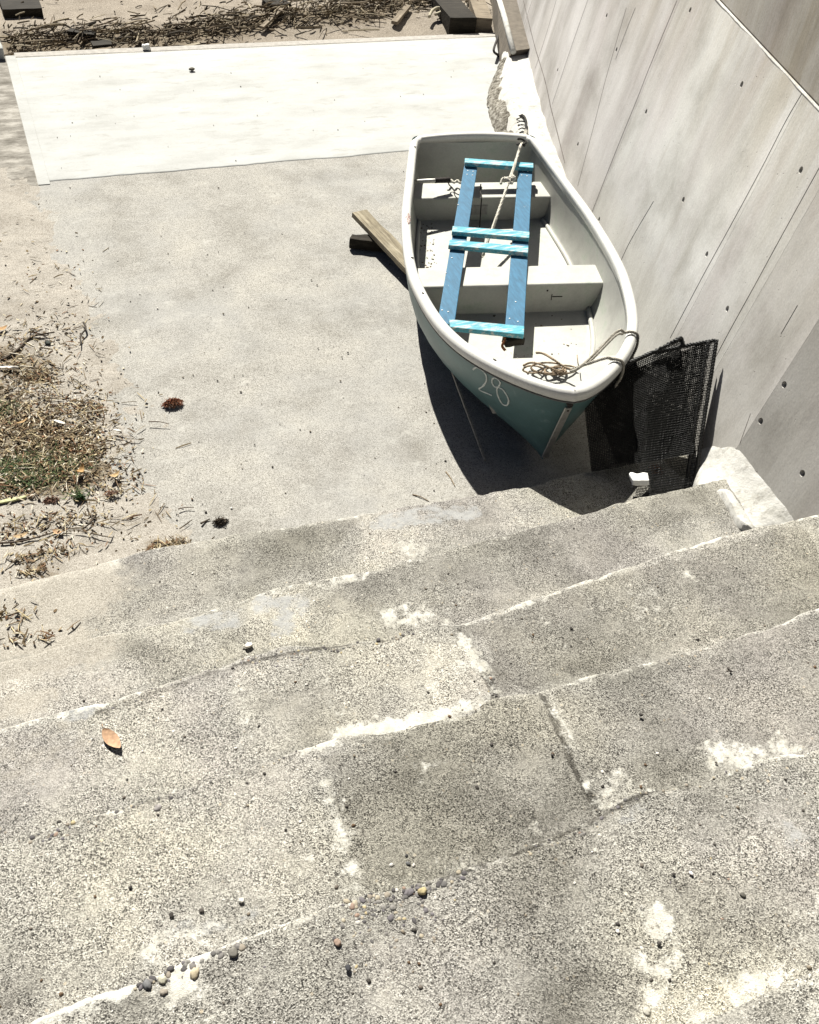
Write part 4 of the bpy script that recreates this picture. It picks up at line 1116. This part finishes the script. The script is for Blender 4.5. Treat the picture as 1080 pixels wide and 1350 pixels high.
# ------------------------------------------------------------------ black net basket against the wall
o3 = P(880, 650, .19)
net = tag(empty('black_net', o3), 'folded black plastic mesh net with hemmed edges leaning on the wall beside the bow', 'net')
def netting(name, tl, tr_, br, bl, nu, nv, amp, seed, th, off=Vector((0, 0, 0)), sk=.0):
    V = []; F = []
    for j in range(nv+1):
        for i in range(nu+1):
            u = i/nu; v = j/nv
            p = tl.lerp(tr_, u).lerp(bl.lerp(br, u), v)
            w = noise.noise(Vector((u*3, v*3, seed)))*amp+noise.noise(Vector((u*11, v*7, seed+3)))*amp*.35
            p = p+Vector((-.7, -.5, .5))*w+off
            p += (tr_-tl)*.006*noise.noise(Vector((i*.23, j*.9, seed)))+(bl-tl)*.004*noise.noise(Vector((i*.9, j*.3, seed+5)))
            V.append(p-o3)
    for j in range(nv):
        for i in range(nu):
            a = j*(nu+1)+i; F.append((a, a+1, a+nu+2, a+nu+1))
    o = obj(name, V, F, M['black_net'], net, smooth=False)
    md = o.modifiers.new('threads', 'WIREFRAME'); md.thickness = th; md.use_even_offset = False; md.use_replace = True
    edges = [V[i]+o3 for i in range(nu+1)], [V[j*(nu+1)+nu]+o3 for j in range(nv+1)], [V[nv*(nu+1)+i]+o3 for i in range(nu+1)], [V[j*(nu+1)]+o3 for j in range(nv+1)]
    return edges
def hem(pts, r):
    V, F = rope(pts, r, 30); obj('hem', shift(V, o3), F, M['black_net'], net)
TLb, TRb, BRb, BLb = P(862,464,.50), P(945,448,.60), P(914,646,.20), P(838,659,.185)
TLa, TRa, BRa, BLa = P(768,512,.36), P(938,449,.580), P(914,598,.30), P(780,622,.20)  # left corners stretched under the bow so black mesh deepens the shadow
e = netting('back_sheet', TLb, TRb, BRb, BLb, 40, 60, .010, 1, .0034)
hem(e[0][::3], .007); hem(e[1][::4], .008); hem(e[2][::4], .006)
V1 = [p+(TLb-TRb).normalized()*.03+Vector((-.008, -.008, .006)) for p in e[1][::4]]; hem(V1, .006)
e = netting('front_sheet', TLa, TRa, BRa, BLa, 62, 56, .014, 5, .0060)
hem([P(790,496,.43), P(830,478,.47), P(866,462,.52), P(893,448,.57), P(898,447,.565), P(901,456,.55)], .009)
TLc, TRc, BRc, BLc = P(775,508,.36), P(896,449,.53), P(916,598,.28), P(812,612,.20)
netting('middle_sheet', TLc, TRc, BRc, BLc, 56, 58, .016, 9, .0058, Vector((.012, .012, -.012)))
# foam block caught in the net's foot
V, F = fine_box(*box((-.030, -.018, 0), (.030, .018, .022)), 8, .009, 3, 34)
p = P(843, 634, .235); o = obj('foam_block', V, F, M['foam'], None, None); o.location = p; o.rotation_euler = (.1, -.1, -.35)
tag(o, 'small dirty white foam block lying on the step at the foot of the black net', 'foam block')

# ------------------------------------------------------------------ litter
def blade(p, L, w, yaw, lift, bend, h=.0012, roll=0):
    """a flat straw / chip: box with a kink"""
    c, s = math.cos(yaw), math.sin(yaw); V = []
    for k, t in enumerate((-.5, 0, .5)):
        z = lift*(t+.5)+bend*(1-4*t*t)*L; ww = w*(1 if k == 1 else .55)
        x0, y0 = p[0]+c*L*t, p[1]+s*L*t
        V += [Vector((x0-s*ww/2, y0+c*ww/2, p[2]+z+h+roll*ww)), Vector((x0+s*ww/2, y0-c*ww/2, p[2]+z+h-roll*ww)), Vector((x0+s*ww/2, y0-c*ww/2, p[2]+z-roll*ww)), Vector((x0-s*ww/2, y0+c*ww/2, p[2]+z+roll*ww))]
    F = []
    for k in range(2):
        a = k*4
        for q in range(4): F.append((a+q, a+(q+1) % 4, a+4+(q+1) % 4, a+4+q))
    F += [(3, 2, 1, 0), (8, 9, 10, 11)]
    return V, F
def gz(x, y): return max(sand_z(x, y), .002) if y > Y0 else tread_z(0, x, y)
STRAW = [(0.355, 0.28, 0.164), (0.451, 0.376, 0.232), (0.26, 0.198, 0.116), (0.164, 0.116, 0.068), (0.102, 0.075, 0.045), (0.547, 0.478, 0.342), (0.205, 0.143, 0.088), (0.137, 0.102, 0.062), (0.075, 0.057, 0.038), (0.656, 0.601, 0.492), (0.218, 0.123, 0.068)]
zones = [((15,560),.18,.15,2300), ((60,600),.10,.09,1500), ((30,635),.14,.05,1100), ((20,490),.14,.09,420), ((105,590),.06,.08,380), ((120,540),.035,.04,170), ((140,640),.08,.06,200), ((50,500),.04,.03,160), ((30,700),.12,.05,200), ((220,721),.035,.012,150), ((60,735),.06,.02,120), ((45,758),.03,.012,60), ((90,690),.08,.04,120), ((80,440),.08,.10,120), ((30,450),.08,.06,90), ((150,700),.12,.05,60), ((60,380),.14,.3,110), ((160,600),.05,.08,50), ((10,820),.05,.03,60), ((40,842),.06,.012,40)]
parts = []; cols = []
for (q, sx, sy, cnt) in zones:
    zc = step_z(0) if q[1] > 790 else 0
    c = P(*q, zc)
    for _ in range(cnt):
        x, y = random.gauss(c.x, sx), random.gauss(c.y, sy)
        if zc == 0 and y < nose_y(0, x)+.015: continue
        if zc and not (nose_y(1, x) < y < nose_y(0, x)-.01): continue
        L = random.choice([.006, .008, .012, .016, .022, .03, .05])*random.uniform(.7, 1.3); w = random.uniform(.0016, .0042) if L > .018 else random.uniform(.003, .009)
        b = blade((x, y, gz(x, y)+random.random()**2*.014), L, w, random.random()*PI*2, random.uniform(-.004, .008), random.uniform(-.04, .10), random.uniform(.0008, .002), random.uniform(-.5, .5))
        parts.append(b); cols.append((12, random.choice(STRAW)))
V, F = join(*parts); o = obj('dry_litter', V, F, M['tint'], None, None, smooth=False); set_tint(o, cols)
tag(o, kind='stuff')
# green grass tufts
parts = []; cols = []
for (q, sx, sy, cnt) in (((15,625),.07,.035,700), ((45,640),.06,.022,420), ((90,620),.05,.03,150), ((105,655),.02,.012,60), ((8,545),.03,.03,100), ((75,605),.04,.03,110)):
    c = P(*q, 0)
    for _ in range(cnt):
        x, y = random.gauss(c.x, sx), random.gauss(c.y, sy); L = random.uniform(.015, .05); yaw = random.random()*2*PI
        V = []; hgt = L*random.uniform(.25, .8); w = random.uniform(.0012, .0026); z = gz(x, y)
        for t in (0, .5, 1):
            px, py = x+math.cos(yaw)*L*t*.8, y+math.sin(yaw)*L*t*.8; pz = z+hgt*(t*1.4-t*t*.6); ww = w*(1-t*.8)
            V += [Vector((px-math.sin(yaw)*ww, py+math.cos(yaw)*ww, pz)), Vector((px+math.sin(yaw)*ww, py-math.cos(yaw)*ww, pz)), Vector((px, py, pz-.0008))]
        F = [(0, 1, 4, 3), (3, 4, 7, 6), (1, 2, 5, 4), (2, 0, 3, 5), (4, 5, 8, 7), (5, 3, 6, 8)]
        parts.append((V, F)); cols.append((9, random.choice([(.055,.09,.03), (.04,.065,.025), (.09,.13,.05), (.14,.15,.07), (.03,.05,.02)])))
V, F = join(*parts); o = obj('grass', V, F, M['tint'], None, None, smooth=False); set_tint(o, cols); tag(o, kind='stuff')
# bark and drift litter beyond the pad
parts = []; cols = []
def dz_(x, y): return dirt_z(x, y)
BARK = [(.07,.055,.038), (.11,.085,.055), (.16,.125,.08), (.23,.185,.125), (.05,.04,.028), (.30,.25,.17), (.36,.31,.22), (.08,.065,.045), (.14,.105,.07), (.19,.15,.105)]
for _ in range(2000):
    x = random.uniform(.15, 4.0)
    band = 7.33+.10*noise.noise(Vector((x*.9, 0, 2)))+.22*max(0, x-1.2)**.8
    y = band+abs(random.gauss(0, .14))*random.choice([1, 1, -.6])
    if random.random() < .12: y = random.uniform(7.2, 8.9)
    y = max(7.16, y)
    L = random.choice([.012, .015, .02, .03, .05, .09, .18])*random.uniform(.7, 1.4); w = random.uniform(.004, .012) if L < .06 else random.uniform(.003, .010)
    b = blade((x, y, dz_(x, y)+.004+random.random()**2*.05), L, w, random.gauss(.25, .7), random.uniform(-.02, .03), random.uniform(-.04, .1), random.uniform(.003, .009), random.uniform(-.5, .5))
    parts.append(b); cols.append((12, random.choice(BARK)))
V, F = join(*parts); o = obj('bark_litter', V, F, M['tint'], None, None, smooth=False); set_tint(o, cols); tag(o, kind='stuff')
# bits of grit scattered on the apron, pad and steps (too many and small to count)
parts = []; cols = []
for _ in range(520):
    if random.random() < .45:
        p = P(random.uniform(60, 620), random.uniform(220, 700), 0)
        if p.y < nose_y(0, p.x)+.02: continue
        z = max(.003, sand_z(p.x, p.y) if p.x < 1.2 and p.y < 5.2 else .003)
        if p.y > 5.1: continue
        r = random.choice([.0015, .002, .0025, .004])*random.uniform(.6, 1.1)
    elif random.random() < .15:
        p = P(random.uniform(40, 640), random.uniform(70, 230), .016)
        if p.y < 5.2 or p.y > 6.9: continue
        z = .0055; r = random.uniform(.0015, .004)
    else:
        i = random.choice([0, 1, 2, 2, 3, 3, 4, 4]); x = random.uniform(-.5, 1.7)
        ya, yb = nose_y(i+1, x), nose_y(i, x)-.02
        if ya >= yb: continue
        y = random.uniform(ya, yb); p = Vector((x, y, 0)); z = tread_z(i, x, y); r = random.uniform(.0015, .0036)
    pv = pebble((p.x, p.y, z+r*.35), r*1.3, r, r*.7, random.random()*3, random.random()*50, .3, 4, 6)
    parts.append(pv); cols.append((len(pv[0]), random.choice([(.05,.045,.04), (.09,.08,.07), (.14,.12,.10), (.2,.17,.13), (.6,.57,.52), (.12,.08,.05)])))
V, F = join(*parts); o = obj('grit', V, F, M['peb']); set_tint(o, cols); tag(o, kind='stuff')

# single pieces one can point at
def leaf(px, L, w, yaw, z, col, curl, name, label, stalk=True):
    p = P(*px, z); V = []; F = []; n = 12; q = 6
    for i in range(n+1):
        t = i/n; ww = w*.5*math.sin(PI*min(1, t*.97+.015))**.75*(1-.25*t)
        for k in range(q+1):
            u = k/q*2-1
            x = (t-.5)*L; y = u*ww; zz = .004+curl*(t-.5)**2*L*2+abs(u)*ww*.30+.0015*noise.noise(Vector((t*5, u*3, px[0])))
            V.append(Vector((x, y, zz)))
    F = [(i*(q+1)+k, (i+1)*(q+1)+k, (i+1)*(q+1)+k+1, i*(q+1)+k+1) for i in range(n) for k in range(q)]
    m_ = len(V); V2 = V+[v-Vector((0, 0, .0007)) for v in V]; F2 = F+[tuple(i+m_ for i in f[::-1]) for f in F]
    tv, tf = tube([Vector((-.5*L, 0, .006+curl*L*.5)), Vector((-.58*L, .002, .008+curl*L*.6)), Vector((-.66*L, .005, .012))], .0009, 5)
    V2, F2 = join((V2, F2), (tv, tf))
    V2 = [Vector((v.x*math.cos(yaw)-v.y*math.sin(yaw), v.x*math.sin(yaw)+v.y*math.cos(yaw), v.z))+p for v in V2]
    o = one(name, (V2, F2), col, label, 'leaf'); return o
leaf((148,977), .066, .034, -1.15, step_z(2)+.003, (.42,.27,.17), .25, 'dead_leaf', 'tan oval dead leaf lying alone on a grey step at the left')
leaf((152,628), .045, .022, .5, .02, (.42,.30,.16), .6, 'dead_leaf', 'curled tan leaf at the right end of the grass clump')
leaf((107,622), .05, .026, 1.0, .028, (.40,.25,.11), .8, 'dead_leaf', 'crumpled orange brown leaf amid the dry grass, above the curled tan one')
leaf((28,708), .05, .022, .15, .02, (.40,.29,.17), .4, 'dead_leaf', 'tan leaf under a dark twig at the left edge below the grass')
leaf((76,703), .034, .022, -.6, .02, (.46,.30,.18), .5, 'dead_leaf', 'small orange tan leaf right of the twig below the grass')
leaf((30,557), .05, .014, .5, .022, (.36,.24,.12), .3, 'dead_leaf', 'narrow brown leaf in the dry litter left of the white chip')
leaf((3,435), .05, .03, .3, .02, (.42,.27,.14), .5, 'dead_leaf', 'orange leaf cut by the left edge above the dark stone')
def chip(px, L, w, th, yaw, z, col, name, label, cat):
    p = P(*px, z); V, F = fine_box(*box((-L/2, -w/2, 0), (L/2, w/2, th)), 5, th*.35, px[0], 40)
    V = [Vector((v.x*math.cos(yaw)-v.y*(1-.5*abs(v.x)/(L/2))*math.sin(yaw), v.x*math.sin(yaw)+v.y*(1-.5*abs(v.x)/(L/2))*math.cos(yaw), v.z))+p for v in V]
    return one(name, (V, F), col, label, cat)
chip((79,557), .050, .014, .004, -.75, .026, (.70,.66,.58), 'wood_chip', 'pale oblong wood chip on top of the dry litter', 'wood chip')
chip((12,485), .075, .014, .005, -.25, .026, (.72,.69,.63), 'wood_chip', 'long whitish sliver at the left edge above the litter', 'wood chip')
chip((155,568), .03, .009, .004, -.5, .018, (.66,.63,.57), 'wood_chip', 'small white chip on bare sand right of the litter', 'wood chip')
chip((176,734), .028, .007, .004, 1.1, .004, (.66,.60,.48), 'wood_chip', 'small cream splinter upright on the sand by the lowest step', 'wood chip')
chip((217,728), .028, .012, .005, .2, .004, (.60,.57,.50), 'wood_chip', 'pale chip in the small tuft of litter by the lowest step', 'wood chip')
chip((328,852), .022, .014, .007, .2, step_z(1)+.003, (.60,.56,.50), 'stone_chip', 'flat pale angular stone chip on the second step near the gravelly edge', 'stone')
chip((15,660), .10, .016, .006, .05, .02, (.45,.45,.25), 'stalk', 'yellow green stalk lying at the left edge just below the grass', 'stalk')
def twig(pix, r, col, label, z=.022, name='twig'):
    pts = cat_rom([P(x, y, z+.006*noise.noise(Vector((x*.1, y*.1, 0)))) for x, y in pix], 6)
    return one(name, tube(pts, r, 7, lambda t: 1-.5*t), col, label, 'twig')
twig([(2,475),(22,462),(40,445),(58,440),(72,438)], .006, (.07,.055,.04), 'dark forked twig slanting up right above the litter at the left edge')
twig([(110,425),(113,433),(107,442),(106,455)], .005, (.06,.05,.04), 'short dark hooked twig on the sand right of the dark stone')
twig([(0,716),(25,714),(50,708),(75,700),(92,690)], .004, (.08,.06,.045), 'long thin dark twig crossing the sand below the grass')
twig([(120,703),(133,706),(148,709)], .003, (.09,.07,.05), 'thin brown twig lying level right of the small orange leaf')
twig([(127,678),(118,690),(108,698)], .004, (.07,.055,.04), 'short brown twig slanting down toward the small orange leaf')
twig([(196,556),(210,556),(223,559)], .0025, (.12,.09,.07), 'thin straight twig on sand just below the reddish tuft', .014)
twig([(235,671),(245,669),(256,669)], .0025, (.12,.09,.07), 'hair-thin twig on the sand right of the bare patch, level', .012)
twig([(265,690),(271,687),(277,684)], .004, (.07,.055,.04), 'short dark twig beside the dark clump above the lowest step', .008)
twig([(544,652),(555,655),(566,661)], .0025, (.20,.15,.10), 'thin tan twig by the lowest step near the shadow of the bow', .004)
twig([(588,622),(594,630),(600,641)], .0025, (.25,.19,.12), 'thin straw-coloured twig just left of the boat\'s shadow', .004)
# reddish fibrous tuft and dark clumps
def tuft(px, z, rx, ry, rz, n, cols_, label, cat, name='tuft'):
    c = P(*px, z); parts = []; cc = []
    for _ in range(n):
        a = random.random()*2*PI; r = random.random()**.6
        p = c+Vector((math.cos(a)*rx*r, math.sin(a)*ry*r, rz*(1-r*r)*random.random()))
        b = blade(p, random.uniform(.010, .026), random.uniform(.0012, .003), random.random()*2*PI, random.uniform(-.006, .010), .1, .0012, random.uniform(-.8, .8))
        parts.append(b); cc.append((12, random.choice(cols_)))
    V, F = join(*parts); o = obj(name, V, F, M['tint'], None, c, smooth=False); set_tint(o, cc); tag(o, label, cat); return o
tuft((228,533), .006, .040, .020, .024, 260, [(.24,.09,.05), (.32,.14,.08), (.12,.05,.03), (.38,.20,.12)], 'reddish brown fibrous tuft lying alone on the pale concrete', 'tuft')
tuft((290,689), .004, .026, .014, .014, 110, [(.05,.04,.03), (.09,.07,.05), (.03,.025,.02)], 'dark brown clump on the concrete above the lowest step', 'clump', 'dark_clump')
tuft((68,660), .016, .026, .015, .010, 90, [(.17,.09,.065), (.23,.13,.09), (.12,.075,.05)], 'dull red clump on sand just below the grass', 'clump', 'dark_clump')
tuft((147,652), .016, .022, .011, .008, 60, [(.17,.09,.065), (.13,.08,.055), (.2,.12,.085)], 'dull red clump right of the grass clump below the curled leaf', 'clump', 'dark_clump')
tuft((106,658), .016, .016, .010, .022, 90, [(.03,.07,.02), (.05,.10,.03), (.02,.045,.015)], 'tiny green sprig standing apart below the grass clump', 'plant', 'green_sprig')
tuft((865,620), step_z(0)+.002, .020, .03, .018, 60, [(.28,.12,.06), (.20,.09,.05), (.38,.22,.13)], 'brown crumpled leaf scraps beside the foam block under the net', 'leaf scraps', 'leaf_scraps')
def stone(px, z, r, col, label, flat=.65, asp=1.25, seed=None):
    p = P(*px, z); s = seed if seed is not None else px[0]
    return one('pebble', pebble((p.x, p.y, p.z+r*flat*(.05 if r > .0088 else .5)), r*asp*.56, r*.56, r*flat*.52, (px[1] % 7)*.5, s, .22, 8, 12), col, label, 'pebble', None, None)
for a in [((63,452), .014, .020, (.045,.05,.045), 'blackish rounded stone on sand above the dry litter'),
          ((253,91), .016, .030, (.11,.10,.08), 'single brown pebble on the pale pad near its far edge'),
          ((318,1188), step_z(3)+.002, .0075, (.62,.60,.55), 'round whitish pebble on the fourth step at lower left'),
          ((226,1207), step_z(3)+.002, .0075, (.05,.045,.04), 'dark pebble left of the round whitish pebble'),
          ((266,1201), step_z(3)+.002, .0068, (.09,.08,.07), 'brownish dark pebble between the dark one and the whitish one'),
          ((172,1170), step_z(3)+.002, .005, (.06,.055,.05), 'small black pebble above left of the pebble trio on the fourth step'),
          ((853,1333), step_z(4)+.002, .010, (.40,.38,.33), 'large greyish pebble on the white mortar at the bottom edge'),
          ((979,1181), step_z(4)+.002, .0075, (.10,.095,.08), 'dark olive pebble on the nearest step at right'),
          ((911,1152), step_z(4)+.002, .006, (.66,.62,.60), 'white pebble chip on the nearest step right of the middle'),
          ((888,1153), step_z(4)+.002, .0045, (.05,.045,.04), 'black pebble just left of the white pebble chip'),
          ((869,1244), step_z(4)+.002, .0055, (.06,.055,.05), 'black pebble above the white mortar patch on the nearest step'),
          ((845,943), step_z(3)+.002, .0072, (.05,.045,.04), 'black pebble on the fourth step right of the pale joint'),
          ((629,1039), step_z(3)+.002, .0068, (.05,.045,.04), 'black pebble in the middle of the fourth step, left of the pale joint'),
          ((648,982), step_z(3)+.002, .006, (.06,.055,.05), 'dark pebble above left of the pale joint on the fourth step'),
          ((728,996), step_z(3)+.002, .0055, (.06,.055,.05), 'dark pebble right beside the pale joint on the fourth step'),
          ((944,1006), step_z(3)+.002, .0045, (.07,.06,.05), 'small dark pebble at the left end of the whitish streak, fourth step at right'),
          ((753,829), step_z(2)+.002, .0065, (.05,.045,.04), 'black pebble on the third step right of the white blotch'),
          ((963,885), step_z(3)+.002, .006, (.05,.045,.04), 'black pebble at the far right of the fourth step'),
          ((516,1141), step_z(3)+.002, .006, (.55,.53,.50), 'white pebble beside two dark ones over the gravel cluster'),
          ((538,1139), step_z(3)+.002, .0065, (.10,.10,.10), 'dark grey pebble next to the white pebble over the gravel cluster'),
          ((536,1129), step_z(3)+.002, .005, (.04,.04,.04), 'small black pebble behind the grey one over the gravel cluster'),
          ((459,1277), step_z(4)+.002, .0078, (.05,.05,.055), 'slate black pebble below the gravel cluster on the nearest step'),
          ((557,1175), step_z(4)+.003, .011, (.36,.30,.17), 'yellow ochre pebble in the gravel cluster'),
          ((445,1243), step_z(4)+.002, .010, (.26,.19,.15), 'reddish brown oblong pebble at the left of the gravel cluster'),
          ((256,1283), step_z(4)+.003, .0125, (.42,.36,.25), 'round sandy yellow pebble set in white mortar at lower left'),
          ((214,1292), step_z(4)+.003, .0105, (.40,.38,.30), 'pale olive pebble beside the yellow one at lower left'),
          ((194,1299), step_z(4)+.003, .0115, (.14,.14,.14), 'dark grey stone at the left of the yellow pebble group'),
          ((216,1308), step_z(4)+.003, .009, (.27,.24,.20), 'brown grey stone nearest the viewer in the yellow pebble group'),
          ((307,1256), step_z(4)+.003, .012, (.17,.16,.14), 'flat grey stone embedded right of the yellow pebble'),
          ((208,1065), step_z(3)+.002, .011, (.27,.25,.24), 'flat mauve grey stone set in the edge of the fourth step at left'),
          ((78,1084), step_z(3)+.002, .0055, (.06,.055,.05), 'small dark pebble on the far left of the fourth step edge'),
          ((326,1033-0), step_z(3)+.002, .004, (.06,.055,.05), 'tiny dark pebble on the fourth step under the tan leaf side'),
          ((305,670), .003, .006, (.62,.60,.55), 'tiny white pebble on the concrete above the dark clump')]:
    stone(a[0], a[1], a[2], a[3], a[4])

# ------------------------------------------------------------------ shadow stand-in blocks and driftwood on the far dirt
def stand_in(pix_front_bottom, w, d, h, yaw, mat, name, label, z=.0, topmat=None, shiftx=0):  # low blocks; the dark ones are put in for shadows on the dirt
    p = P(*pix_front_bottom, z)
    V, F = fine_box(*box((0, 0, -.05), (w, d, h)), 4, .006, pix_front_bottom[0], 9)
    o = obj(name, V, F, mat, None, None, smooth=False); o.location = p; o.rotation_euler = (0, 0, yaw); tag(o, label, 'stand_in'); return o
stand_in((6,26), .27, .45, .07, .02, M['darkwood_shadow'], 'stand_in_block', 'low dark block standing in for a shadow on the dirt in the far left corner')
stand_in((626,39), .13, .9, .09, -.32, M['tanwood'], 'stand_in_block', 'low tan-topped block at the foot of the wall beyond the pad')
stand_in((592,41), .22, 1.0, .10, -.12, M['darkwood_shadow'], 'stand_in_block', 'low dark block standing in for a shadow beside the tan-topped block beyond the pad')
for (a, b, w, th, mat, lab) in (((90,38),(125,41),.07,.03,'darkwood_shadow','short dark board on the dirt beyond the pad at the left'),
        ((120,50),(146,49),.09,.03,'darkwood_shadow','dark slab of bark in the litter right of the short dark board'),
        ((118,57),(145,53),.035,.02,'tanwood','pale narrow stick just in front of the dark bark slab'),
        ((345,33),(372,15),.035,.018,'tanwood','pale slanting splinter of wood in the middle of the far litter'),
        ((520,26),(538,10),.05,.025,'tanwood','pale thick wood piece at the right of the far litter'),
        ((440,3),(505,2),.035,.02,'tanwood','long pale stick lying across the dirt at the top edge'),
        ((350,8),(380,6),.12,.07,'darkwood_shadow','dark lump of wood at the top edge above the slanting splinter'),
        ((200,62),(262,48),.03,.02,'oldwood','thin weathered stick lying along the far litter')):
    A, B = P(*a, .04), P(*b, .04); A.z = dirt_z(A.x, A.y)+.045; B.z = dirt_z(B.x, B.y)+.045
    plank('driftwood', A, B, w, th, M[mat], int(a[0]), lab, 'driftwood')
V, F = tube(cat_rom([P(566,22,.05), P(570,14,.07), P(578,10,.08), P(582,15,.06), P(574,19,.05)], 6), .012, 7)
o = one('drift_root', (V, F), (.42,.38,.28), 'small pale curled root on the dirt left of the dark shadow block', 'root')
V, F = fine_box(*box((-.022, -.012, 0), (.024, .014, .028)), 3, .014, 3, 30); p = P(193, 64, .01)
one('paper_scrap', ([v+p for v in V], F), (.75, .74, .70), 'tiny white scrap at the edge of the litter behind the pad', 'scrap')

# ------------------------------------------------------------------ light
EL, AZ = rad(48), rad(0)      # azimuth from +Y towards +X
sun = bpy.data.lights.new('sun', 'SUN'); sun.energy = 5.0; sun.angle = rad(.53); sun.color = (1, .97, .89)
so = bpy.data.objects.new('sun', sun); C.objects.link(so)
dirv = Vector((math.sin(AZ)*math.cos(EL), math.cos(AZ)*math.cos(EL), math.sin(EL)))
so.rotation_euler = dirv.to_track_quat('Z', 'Y').to_euler(); so.location = (2, 8, 12)
w = bpy.data.worlds.new('World'); bpy.context.scene.world = w; w.use_nodes = True
sk = w.node_tree.nodes.new('ShaderNodeTexSky'); sk.sky_type = 'NISHITA'; sk.sun_disc = False
sk.sun_elevation = EL; sk.sun_rotation = AZ; sk.dust_density = .6; sk.air_density = .20; sk.ozone_density = .4
bg = w.node_tree.nodes['Background']; bg.inputs['Strength'].default_value = .05
w.node_tree.links.new(sk.outputs['Color'], bg.inputs['Color'])
vs = bpy.context.scene.view_settings
vs.view_transform = 'Standard'; vs.look = 'None'; vs.gamma = 1; vs.exposure = .98
try: vs.use_curve_mapping = False
except Exception: pass
bpy.context.scene.cycles.max_bounces = 6; bpy.context.scene.cycles.diffuse_bounces = 1
